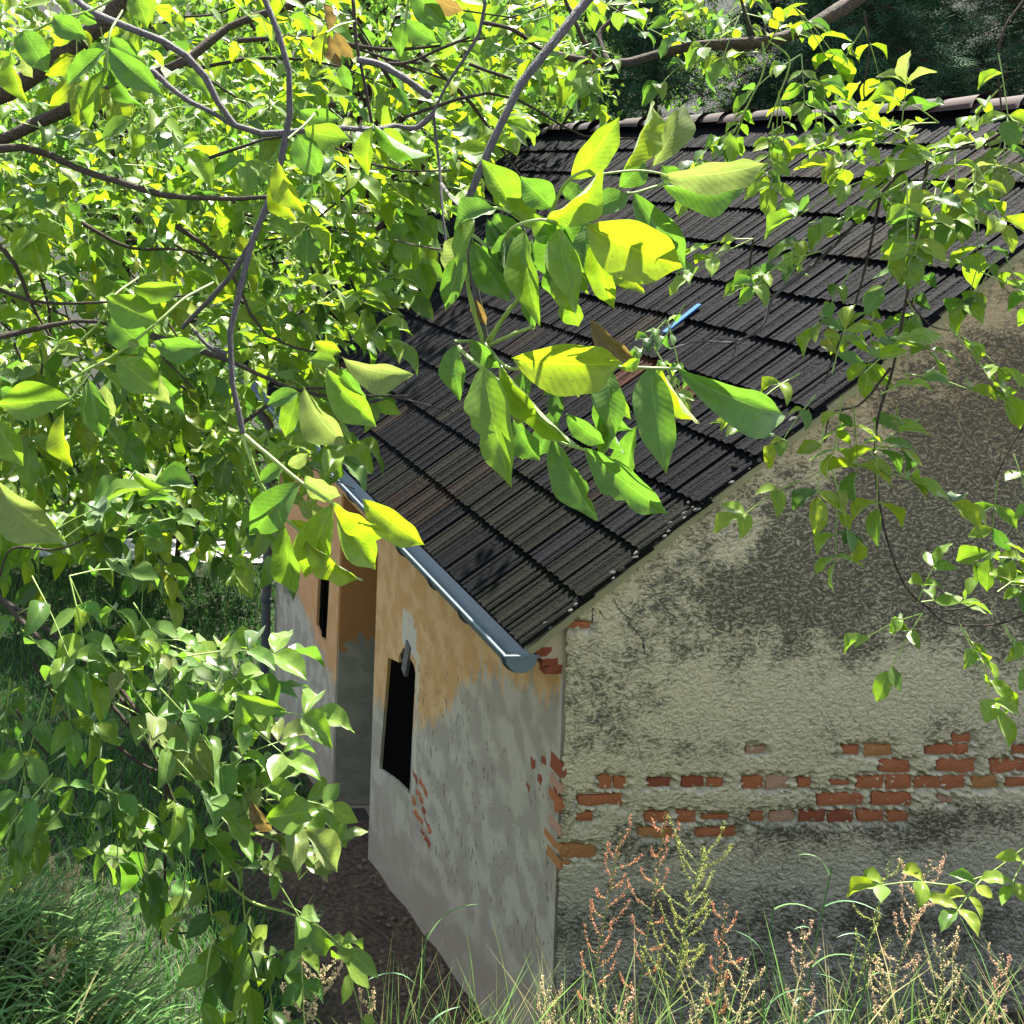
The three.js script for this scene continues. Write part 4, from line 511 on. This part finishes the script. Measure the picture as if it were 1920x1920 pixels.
  for (const [x, y, d, n, k] of [[60, 1080, 300, 3, 2], [130, 1080, 330, 3, 0], [190, 1120, 320, 3, 2], [250, 1130, 340, 3, 0], [40, 1180, 250, 3, 0], [110, 1200, 290, 3, 2], [180, 1220, 310, 3, 6], [240, 1230, 330, 3, 0], [290, 1200, 0, 3, 2], [20, 1270, 250, 3, 0], [90, 1290, 280, 3, 0], [150, 1310, 290, 3, 2], [220, 1320, 320, 3, 6], [300, 1290, 340, 3, 0], [350, 1230, 350, 3, 2], [260, 1360, 320, 3, 1], [330, 1350, 340, 3, 2], [390, 1330, 345, 3, 0], [420, 1340, 340, 3, 2], [130, 1380, 250, 2, 0], [100, 1450, 250, 3, 1], [130, 1500, 260, 3, 2], [170, 1470, 270, 3, 0], [220, 1470, 280, 3, 0], [230, 1510, 270, 2, 6], [280, 1470, 300, 2, 2], [320, 1440, 330, 3, 1], [370, 1430, 340, 3, 0], [410, 1450, 340, 3, 6], [440, 1400, 330, 2, 2], [30, 1350, 240, 2, 2], [60, 1030, 60, 2, 2], [120, 1010, 30, 3, 0], [180, 990, 0, 3, 2], [230, 1010, 340, 2, 0], [70, 1130, 200, 2, 0]]) s(x, y, rr(2.3, 2.75), d + 14, n, 1.22, k === 2 ? 0 : k === 0 ? 1 : k, 50);
  for (const [x, y, d, n, k] of [[350, 1540, 330, 2, 0], [380, 1600, 300, 2, 0], [350, 1620, 250, 2, 2], [420, 1640, 330, 2, 6], [455, 1670, 300, 2, 2], [400, 1560, 20, 2, 0], [470, 1560, 350, 3, 6], [480, 1600, 340, 2, 0], [500, 1500, 20, 3, 0], [470, 1500, 330, 2, 2], [530, 1690, 300, 2, 0], [560, 1650, 40, 1, 6], [600, 1740, 330, 2, 0], [640, 1780, 290, 2, 0], [560, 1720, 230, 2, 1], [470, 1700, 270, 2, 1], [400, 1745, 250, 2, 0], [430, 1750, 300, 2, 1], [490, 1760, 280, 2, 0], [390, 1700, 200, 1, 2]]) s(x, y, rr(2.2, 2.5), d + 8, n, 0.92, k === 2 ? 0 : k, 45);
  q(500, 1532, 602, 1520, 2.2, 76, 12, 0, 3); q(470, 1500, 512, 1560, 2.2, 34, 40, 5, 0); q(500, 1330, 540, 1336, 2.3, 24, 20, 1, 0); q(440, 1300, 536, 1330, 2.3, 40, 26, 0, 0); q(450, 1300, 474, 1400, 2.3, 60, 14, 0, 3); q(430, 1340, 356, 1316, 2.3, 64, 14, 1, 1);
  // the crown: leaf clumps on twigs along invisible depth of the tree, x edge follows the open roof
  const edge = [[-120, 1150], [0, 1080], [100, 1020], [240, 960], [330, 880], [430, 800], [520, 745], [600, 690], [700, 655], [800, 640], [880, 520], [960, 500], [1060, 470]];
  const xe = (y) => { for (let i = 1; i < edge.length; i++) if (y < edge[i][0]) return lerp(edge[i - 1][1], edge[i][1], (y - edge[i - 1][0]) / (edge[i][0] - edge[i - 1][0])); return 400; };
  for (let k = 0; k < 1230; k++) { const y = rr(-120, 1040), x = rr(-160, xe(y) - 40), D = rr(3.6, y < 250 ? 9 : 7.4); if (rnd() < sstep(y, 800, 1060) * 0.75 || fbm(x * 0.006, y * 0.006 + D) < -0.28) continue; const b = P(x, y, D); compound(t, b, dirOf(rr(-100, 40), rr(-0.9, 0.9)), rr(0.2, 0.28), rr(0.11, 0.15) + 0.02 * sstep(x, 350, 800), rnd() < 0.5 ? 3 : 2, [0, 2, 2, 0, 2, 4, 0][k % 7], D < 6); }
  for (let k = 0; k < 55; k++) { const y = rr(-40, 800), x = rr(-100, xe(y) - 160), D = rr(3.4, 6.6), a = rr(-75, 20), n = 3; let p = P(x, y, D); const pts = [p]; for (let i = 0; i < n; i++) { p = p.clone().addScaledVector(dirOf(a + rr(-28, 28), rr(-0.5, 0.5)), rr(0.18, 0.4)); pts.push(p); } t.twigs2 ??= []; t.twigs2.push(tube(pts, rr(0.006, 0.014), 0.003, 5, 3)); }
  mesh('twig', rel(t, merge(t.twigs2)), barkMats.dark, t.root, 'stuff');
  // crown above and left of the frame
  for (let k = 0; k < 50; k++) { const b = V(rr(-6, -0.6), rr(5.6, 8.6), rr(-9, -3.4)); if (b.distanceTo(V(-3.2, 6.2, -4.8)) > 4.6) continue; compound(t, b, dirOf(rr(0, 360), rr(-1, 1)), 0.24, 0.12, 3, k % 3, false); }
  for (let k = 0; k < 90; k++) { const b = V(rr(-6.5, -3.0), rr(1.6, 5.6), rr(-7, -4.0)); compound(t, b, dirOf(rr(0, 360), rr(-1, 1)), 0.24, 0.12, 3, k % 3, false); }
  finishTree(t, 296);
}

// ------------------------------------------------------------------ trees and shrubs beyond
const quad = (() => { const g = bladeGeo({ nt: 3, ns: 2, fold: 0.2, droop: 0.2, wave: 0.02 }); return g; })();
function scatter(name, geo, mat, list, root, base) {                      // list of {p, a (axis), up, len, wide, c}
  const m = new THREE.InstancedMesh(geo, mat, list.length), c = new THREE.Color(); m.name = name; m.castShadow = m.receiveShadow = true; m.userData.kind = 'stuff';
  const inv = new THREE.Matrix4().makeTranslation(-base.x, -base.y, -base.z);
  list.forEach((l, i) => { m.setMatrixAt(i, inv.clone().multiply(poseOf({ base: l.p, axis: l.a, up: l.up, wide: l.wide }))); m.setColorAt(i, c.setRGB(...l.c)); });
  (root ?? scene).add(m); return m;
}
const farLeaf = new THREE.MeshPhysicalMaterial({ color: 0xffffff, roughness: 0.94, specularIntensity: 0.3, transmission: 0.52, thickness: 0, clearcoat: 0.3, clearcoatRoughness: 0.4, side: THREE.DoubleSide });
const onDir = () => { const z = rr(-1, 1), a = rr(0, 6.283), r = Math.sqrt(1 - z * z); return V(r * Math.cos(a), z, r * Math.sin(a)); };
// broadleaf tree: tapered trunk, limbs to each lobe, leaves spread through uneven lobes
function broadleaf(name, label, cat, x, z, h, rad, nLobes, nLeaves, size, col, group, lowest = 0.25) {
  const base = V(x, groundY(x, z), z), root = thing(name, label, cat, base, group), list = [], limbs = [], lobes = [];
  for (let k = 0; k < nLobes; k++) { const q = Math.pow(rnd(), 0.8), y = lerp(lowest, 0.97, q) * h, a = rr(0, 6.283), w = rad * Math.sin(Math.PI * lerp(0.25, 0.93, q)) * rr(0.45, 1.0); lobes.push({ c: V(x + Math.cos(a) * w, base.y + y, z + Math.sin(a) * w), r: rad * rr(0.28, 0.48), k: rr(0.6, 1.3) }); }
  const top = V(x, base.y + h * 0.8, z), tr = tube([base, V(x + rr(-0.1, 0.1), base.y + h * 0.3, z), V(x + rr(-0.3, 0.3), base.y + h * 0.55, z), top], rad * (cat === 'shrub' ? 0.025 : 0.045), 0.03, 8, 4);
  lobes.forEach((l, i) => { if (i < 26) { const s = V(x, base.y + h * clamp((l.c.y - base.y) / h - 0.2, 0.08, 0.75), z); limbs.push(tube([s, s.clone().lerp(l.c, 0.5).add(V(0, -0.15, 0)), l.c], rad * 0.03, 0.012, 5, 3)); } });
  for (let i = 0; i < nLeaves; i++) { const l = lobes[Math.floor(rnd() * lobes.length)], d = onDir().multiplyScalar(l.r * Math.pow(rnd(), 0.4)); d.y *= 0.72; const p = l.c.clone().add(d), a = onDir().add(V(0, -0.5, 0)).normalize(), s = size * rr(0.7, 1.3), j = rr(0.7, 1.25) * l.k; list.push({ p, a: a.multiplyScalar(s), up: onDir().add(V(0, 0.8, 0)), wide: s * 0.5, c: [col[0] * j * rr(0.85, 1.2), col[1] * j, col[2] * j] }); }
  const tm = mesh('trunk', tr.translate(-base.x, -base.y, -base.z), barkMats.dark, root); if (limbs.length) mesh('limb', merge(limbs).translate(-base.x, -base.y, -base.z), barkMats.dark, tm);
  scatter('crown', quad, farLeaf, list, root, base); return root;
}
rnd = rngOf(303);
broadleaf('shrub', 'dark leafy shrub under the left branches just before the pale lane', 'shrub', -1.9, -17.4, 3.9, 2.3, 34, 9000, 0.13, [0.085, 0.2, 0.03], null, 0.4);
broadleaf('shrub', 'dark green shrub at the left edge this side of the lane', 'shrub', -5.4, -17.8, 4.4, 2.4, 30, 8000, 0.13, [0.09, 0.2, 0.03], null, 0.36);
broadleaf('shrub', 'bright leafy bush showing over the left end of the roof ridge', 'shrub', 3.0, -16.5, 8.4, 2.6, 34, 9000, 0.13, [0.17, 0.3, 0.03], null, 0.4);
broadleaf('shrub', 'yellow green bush behind the middle of the ridge under the overhead limb', 'shrub', 6.0, -17.5, 8.2, 2.6, 34, 9000, 0.13, [0.16, 0.28, 0.03], null, 0.4);
broadleaf('broadleaf_tree', 'tall leafy tree rising beside the far corner of the house', 'tree', 0.9, -16.8, 13.5, 4.0, 52, 16000, 0.16, [0.15, 0.28, 0.03], null, 0.5);
broadleaf('broadleaf_tree', 'tall green tree beyond the lane at the far left', 'tree', -11, -27, 13, 5.4, 46, 9000, 0.26, [0.11, 0.23, 0.03]);
broadleaf('broadleaf_tree', 'tall bright tree beyond the lane left of the house', 'tree', -4.5, -26, 12.5, 5.2, 46, 9000, 0.26, [0.14, 0.27, 0.03]);
broadleaf('broadleaf_tree', 'tall tree directly behind the far end of the roof', 'tree', 1.5, -28, 14, 5.4, 46, 9000, 0.26, [0.13, 0.25, 0.03]);
broadleaf('broadleaf_tree', 'tall tree behind the left part of the ridge', 'tree', 8.0, -27, 14, 5.2, 46, 9000, 0.26, [0.11, 0.22, 0.03]);
// dark conifers at the upper right: trunk, whorls of drooping boughs, sprays of needles
const needle = (() => { const pos = [], idx = []; for (let k = -4; k <= 4; k++) { const x = 0.08 + (k + 4) * 0.1, n = pos.length / 3, s = k % 2 ? 1 : -1, w = 0.42 * (1 - Math.abs(x - 0.4)); pos.push(x, 0, 0, x + 0.05, 0.0, 0, x + 0.22, -0.06, s * w); idx.push(n, n + 1, n + 2); } const n = pos.length / 3; pos.push(0, 0, -0.02, 0, 0, 0.02, 1, -0.05, 0); idx.push(n, n + 1, n + 2); const g = new THREE.BufferGeometry(); g.setAttribute('position', new THREE.Float32BufferAttribute(pos, 3)); g.setIndex(idx); g.computeVertexNormals(); return g; })();
const needleMat = new THREE.MeshPhysicalMaterial({ color: 0xffffff, roughness: 0.9, specularIntensity: 0.3, side: THREE.DoubleSide });
function conifer(label, x, z, h, rad) {
  const base = V(x, groundY(x, z), z), root = thing('conifer_tree', label, 'tree', base, null), list = [], arms = [];
  mesh('trunk', tube([V(0, 0, 0), V(0.05, h * 0.5, 0), V(0, h, 0)], rad * 0.09, 0.02, 8, 5), barkMats.dark, root);
  for (let k = 0; k < 190; k++) { const q = rr(0.12, 0.98), a = rr(0, 6.283), r = rad * (1 - q) ** 0.7 * rr(0.75, 1.1), y = q * h, d = V(Math.cos(a), 0, Math.sin(a)), o = V(x, base.y + y, z), e = o.clone().addScaledVector(d, r).add(V(0, -0.28 * r, 0)); arms.push(tube([o, o.clone().lerp(e, 0.5).add(V(0, 0.12 * r, 0)), e], 0.035, 0.01, 4, 2));
    const k2 = rr(0.6, 1.35); for (let i = 0; i < 60; i++) { const s = Math.pow(rnd(), 0.6), p = o.clone().lerp(e, s).add(V(0, 0.45 * r * s * (1 - s), 0)).add(onDir().multiplyScalar(0.16)), ax = d.clone().multiplyScalar(0.5).add(onDir().multiplyScalar(0.8)).add(V(0, -0.35, 0)).normalize(), l = rr(0.24, 0.5); list.push({ p, a: ax.multiplyScalar(l), up: onDir().add(V(0, 0.9, 0)), wide: l, c: [0.022 * k2, 0.055 * k2, 0.027 * k2] }); } }
  mesh('bough', merge(arms).translate(-base.x, -base.y, -base.z), barkMats.dark, root, 'stuff'); scatter('needles', needle, needleMat, list, root, base);
}
conifer('dark conifer behind the ridge at the upper right, left of its twin', 9.8, -17.5, 14, 3.0); conifer('dark conifer behind the ridge at the far upper right', 14.2, -19, 15, 3.4); conifer('tall dark conifer farther back between two nearer conifers', 13.4, -24, 17, 3.8); conifer('dark conifer half hidden behind the yellow green bush', 7.4, -21, 15, 3.4); conifer('dark conifer between the twin pair at the upper right', 12.2, -20.5, 15, 3.4); conifer('dense dark conifer just right of the far upper right one', 16.4, -22, 16, 3.8); conifer('dark conifer standing behind the dense one at the right', 15.6, -26.5, 18, 4.2); conifer('distant dark conifer filling the gap at the upper right', 17.0, -29, 19, 4.4); conifer('distant dark conifer behind the far upper right pair', 21.5, -30, 20, 4.6); conifer('broad dark conifer at the right edge behind the others', 18.5, -23, 17, 4.0); conifer('slim dark conifer between the ridge bush and the first conifer', 10.9, -22.5, 15, 3.2);

// ------------------------------------------------------------------ grass and weeds
const bladeOf = (n = 5) => { const pos = [], idx = [], uv = []; for (let i = 0; i <= n; i++) { const t = i / n, w = 0.5 * (1 - t) ** 0.7 + 0.01; pos.push(t * 0.92, 0.42 * Math.sin(t * 2.2) * 0.55 - 0.30 * t * t, -w, t * 0.92, 0.42 * Math.sin(t * 2.2) * 0.55 - 0.30 * t * t, w); uv.push(0, t, 1, t); } for (let i = 0; i < n; i++) { const a = i * 2; idx.push(a, a + 1, a + 2, a + 2, a + 1, a + 3); } const g = new THREE.BufferGeometry(); g.setAttribute('position', new THREE.Float32BufferAttribute(pos, 3)); g.setAttribute('uv', new THREE.Float32BufferAttribute(uv, 2)); g.setIndex(idx); g.computeVertexNormals(); return g; };
const grassMat = new THREE.MeshPhysicalMaterial({ color: 0xffffff, roughness: 0.9, specularIntensity: 0.4, transmission: 0.35, thickness: 0, clearcoat: 0.35, clearcoatRoughness: 0.34, side: THREE.DoubleSide });
function grass(name, label, cat, n, place, len, wide, lean, col, dry = 0.02) {
  const list = [], b = V(0, 0, 0); let guard = 0;
  while (list.length < n && guard++ < n * 6) { const p = place(); if (!p) continue; const a = rr(0, 6.283), ax = V(Math.cos(a) * rr(0.2, 0.7), rr(0.4, 1.1), Math.sin(a) * rr(0.2, 0.7)).add(lean).normalize(), l = rr(...len), j = rr(0.6, 1.3); p.y = groundY(p.x, p.z) - 0.01; list.push({ p, a: ax.multiplyScalar(l), up: V(0, 1, 0).add(onDir().multiplyScalar(0.2)), wide: rr(...wide), c: rnd() < dry ? [0.34 * j, 0.29 * j, 0.13 * j] : [col[0] * j * rr(0.8, 1.25), col[1] * j, col[2] * j] }); }
  return tag(scatter(name, bladeOf(), grassMat, list, scene, b), label, cat, null, 'stuff');
}
rnd = rngOf(404);
grass('long_grass', 'long lush grass lying over on the bank at the lower left', 'grass', 11000, () => { const x = rr(-3.4, 0.25), z = -rr(2.6, 5.6); return rnd() < sstep(x, -0.55, 0.25) * 0.9 ? null : V(x, 0, z); }, [0.22, 0.52], [0.009, 0.024], V(0.55, -0.15, 0.1), [0.09, 0.19, 0.04], 0.04);
grass('bank_grass', 'tall green grass along the bank top before the gable', 'grass', 3400, () => { const x = rr(0.35, 5.2), z = -rr(3.3, 4.9); return n2(x * 1.9, z * 1.9) + rr(-0.5, 0.7) < 0 ? null : V(x, 0, z); }, [0.18, 0.9], [0.004, 0.013], V(0.15, 0.35, 0.1), [0.13, 0.24, 0.045], 0.28);
grass('meadow_grass', 'shaded meadow grass between the house and the lane', 'grass', 52000, () => { const z = -6.4 - 12.8 * Math.pow(rnd(), 1.05), x = rr(-8, 0.4); const h = toHouse(V(x, 0, z)); return h.u > -1.25 + 0.3 * n2(h.w, 4) && h.w < 6.8 && rnd() < 0.94 ? null : h.u > -0.1 && h.w < 7.15 ? null : V(x, 0, z); }, [0.1, 0.26], [0.008, 0.018], V(0, 0.6, 0), [0.055, 0.17, 0.025]);
grass('wall_foot_weeds', 'low green weeds at the foot of the far side wall', 'weeds', 1500, () => { const w = rr(4.4, 6.6), u = -rr(0.08, 1.2), p = H(u, 0, w); return p; }, [0.1, 0.24], [0.012, 0.03], V(0, 0.4, 0), [0.045, 0.11, 0.03]);
// sorrel: a grooved stem, side branches packed with small papery fruits
const seedGeo = new THREE.OctahedronGeometry(1, 0), stemMat = std({ color: rgb(0.13, 0.2, 0.06), roughness: 0.7 }), reedMat = std({ color: rgb(0.05, 0.12, 0.05), roughness: 0.6 });
const seedMats = { red: std({ color: rgb(0.5, 0.2, 0.11), roughness: 0.9 }), pink: std({ color: rgb(0.6, 0.36, 0.24), roughness: 0.9 }), tan: std({ color: rgb(0.58, 0.43, 0.24), roughness: 0.9 }), olive: std({ color: rgb(0.36, 0.37, 0.09), roughness: 0.9 }) };
function sorrel(label, bx, by, tx, ty, D, tone, arms, spreadPx, dense = 60) {
  const top = P(tx, ty, D), foot = P(bx, by, D); foot.y = groundY(foot.x, foot.z) - 0.02; const root = thing('sorrel_plant', label, 'weed', foot, 'seeding sorrel plants on the bank'), mid = foot.clone().lerp(top, 0.5).add(V(rr(-0.03, 0.03), 0.03, 0));
  const curve = new THREE.CatmullRomCurve3([foot, mid, top]), r = (g) => g.translate(-foot.x, -foot.y, -foot.z), seeds = [], arm = [];
  mesh('stem', r(tube([foot, mid, top], 0.0045, 0.0018, 6, 6, 0)), stemMat, root);
  const fruit = (p) => { const g = seedGeo.clone(), s = rr(0.0017, 0.0036); g.scale(s, s * 1.3, s * 0.8); g.rotateZ(rnd() * 3); g.rotateY(rnd() * 3); g.translate(p.x, p.y, p.z); seeds.push(g); };
  for (let k = 0; k < arms; k++) { const s = 0.48 + 0.5 * (k / arms), o = curve.getPoint(s), e = o.clone().add(V((k % 2 ? 1 : -1) * rr(0.3, 1) * spreadPx / F * D, rr(0.6, 1.5) * spreadPx / F * D, rr(-0.6, 0.6) * spreadPx / F * D)), m = o.clone().lerp(e, 0.55).add(V((k % 2 ? 1 : -1) * 0.012, -0.012, 0)); const lean = onDir(); arm.push(tube([o, m, e], 0.0016, 0.0008, 4, 3, 0)); const c = new THREE.CatmullRomCurve3([o, m, e]); for (let i = 0; i < dense; i++) fruit(c.getPoint(0.15 + 0.85 * rnd()).add(onDir().multiplyScalar(rr(0.001, 0.009)))); }
  for (let i = 0; i < dense * 1.5; i++) fruit(curve.getPoint(rr(0.6, 1)).add(onDir().multiplyScalar(0.009)));
  const hd = mesh('seed_head', r(merge(seeds)), seedMats[tone], root); mesh('side_branch', r(merge(arm)), stemMat, hd);
}
rnd = rngOf(505);
sorrel('reddish sorrel head before the corner bricks, left of the grey green plume', 1085, 1960, 1165, 1560, 4.3, 'red', 16, 48); sorrel('tall thin red sorrel between the corner and the olive plume', 1150, 1960, 1250, 1520, 4.3, 'red', 13, 40); sorrel('big olive sorrel plume standing before the lower gable', 1215, 1970, 1318, 1590, 4.2, 'olive', 26, 62, 80);
sorrel('pink sorrel spike leaning right, tallest before the middle of the gable', 1600, 1970, 1745, 1610, 4.2, 'pink', 18, 46); sorrel('pale yellow sorrel left of the pink spike', 1530, 1970, 1672, 1608, 4.2, 'olive', 10, 40, 44); sorrel('tan sorrel low at the right with thick upturned arms', 1760, 1990, 1768, 1760, 4.1, 'tan', 10, 56); sorrel('small tan sorrel behind the reed stems', 1500, 1980, 1506, 1730, 4.2, 'pink', 8, 34); sorrel('short rusty sorrel at the bottom between plume and reeds', 1250, 1990, 1330, 1830, 4.1, 'tan', 9, 38); sorrel('small cream sorrel at the bottom edge near the house corner', 1105, 1990, 1120, 1870, 4.0, 'tan', 9, 44); sorrel('thin tan sorrel just right of the cream one', 1165, 1990, 1180, 1840, 4.0, 'pink', 6, 22);
sorrel('large pale tan sorrel lying over at the bottom left of the house', 470, 1950, 612, 1808, 3.2, 'tan', 18, 52, 80); sorrel('brown tipped sorrel under the hanging leaves at the far left', 92, 1760, 128, 1632, 3.9, 'tan', 10, 40); sorrel('pale yellow sorrel at the left edge', 10, 1740, 36, 1625, 3.9, 'olive', 9, 56); sorrel('rusty sorrel in the long grass at the lower left', 60, 1830, 130, 1760, 3.7, 'olive', 8, 44); sorrel('small rusty sorrel low in the long grass', 60, 1890, 112, 1788, 3.5, 'tan', 7, 26); sorrel('small tan sorrel at the bottom just left of the path', 640, 1990, 700, 1852, 3.4, 'tan', 7, 30);
sorrel('straw sorrel leaning left at the bottom below the pink spike', 1690, 1995, 1650, 1800, 4.0, 'tan', 9, 36); sorrel('pinkish sorrel at the bottom right corner', 1850, 1995, 1880, 1790, 4.0, 'pink', 9, 34); sorrel('pale straw sorrel between the olive plume and the reed stems', 1350, 1995, 1400, 1800, 4.0, 'tan', 9, 34); sorrel('rusty red sorrel right of the olive plume', 1300, 1980, 1362, 1690, 4.2, 'red', 9, 34); sorrel('straw sorrel at the bottom under the house corner', 1010, 1995, 1030, 1850, 3.9, 'tan', 9, 36);
function reed(label, bx, by, tx, ty, D, leaves) {
  const foot = P(bx, by, D), top = P(tx, ty, D); foot.y = groundY(foot.x, foot.z) - 0.02; const root = thing('tall_grass', label, 'grass stem', foot, 'tall dark grass stems'), r = (g) => g.translate(-foot.x, -foot.y, -foot.z), c = new THREE.CatmullRomCurve3([foot, foot.clone().lerp(top, 0.5).add(V(-0.02, 0, 0)), top]);
  mesh('stem', r(tube(c.getPoints(3), 0.005, 0.003, 6, 4, 0)), reedMat, root);
  for (let k = 0; k < leaves; k++) { const o = c.getPoint(0.35 + 0.62 * k / Math.max(1, leaves - 1)), g = bladeOf(7), ax = V((k % 2 ? 1 : -1) * rr(0.4, 0.9), rr(0.2, 0.8), rr(-0.3, 0.5)).normalize().multiplyScalar(rr(0.16, 0.34)); g.applyMatrix4(poseOf({ base: o, axis: ax, up: V(0, 1, 0), wide: 0.012 })); mesh('blade', r(g), k % 3 ? reedMat : grassMatGreen, root); }
}
const grassMatGreen = grassMat.clone(); grassMatGreen.color = rgb(0.1, 0.2, 0.06);
reed('tallest dark grass stem with a bent blade before the lower gable', 1470, 1990, 1560, 1625, 4.2, 7); reed('dark grass stem left of the tallest one', 1425, 1990, 1452, 1690, 4.2, 4); reed('dark grass stem right of the tallest, beside the pink sorrel', 1580, 1990, 1640, 1760, 4.2, 5); reed('arching pale grass stem at the foot of the house corner', 790, 1960, 800, 1750, 3.8, 4);

renderer.render(scene, camera);
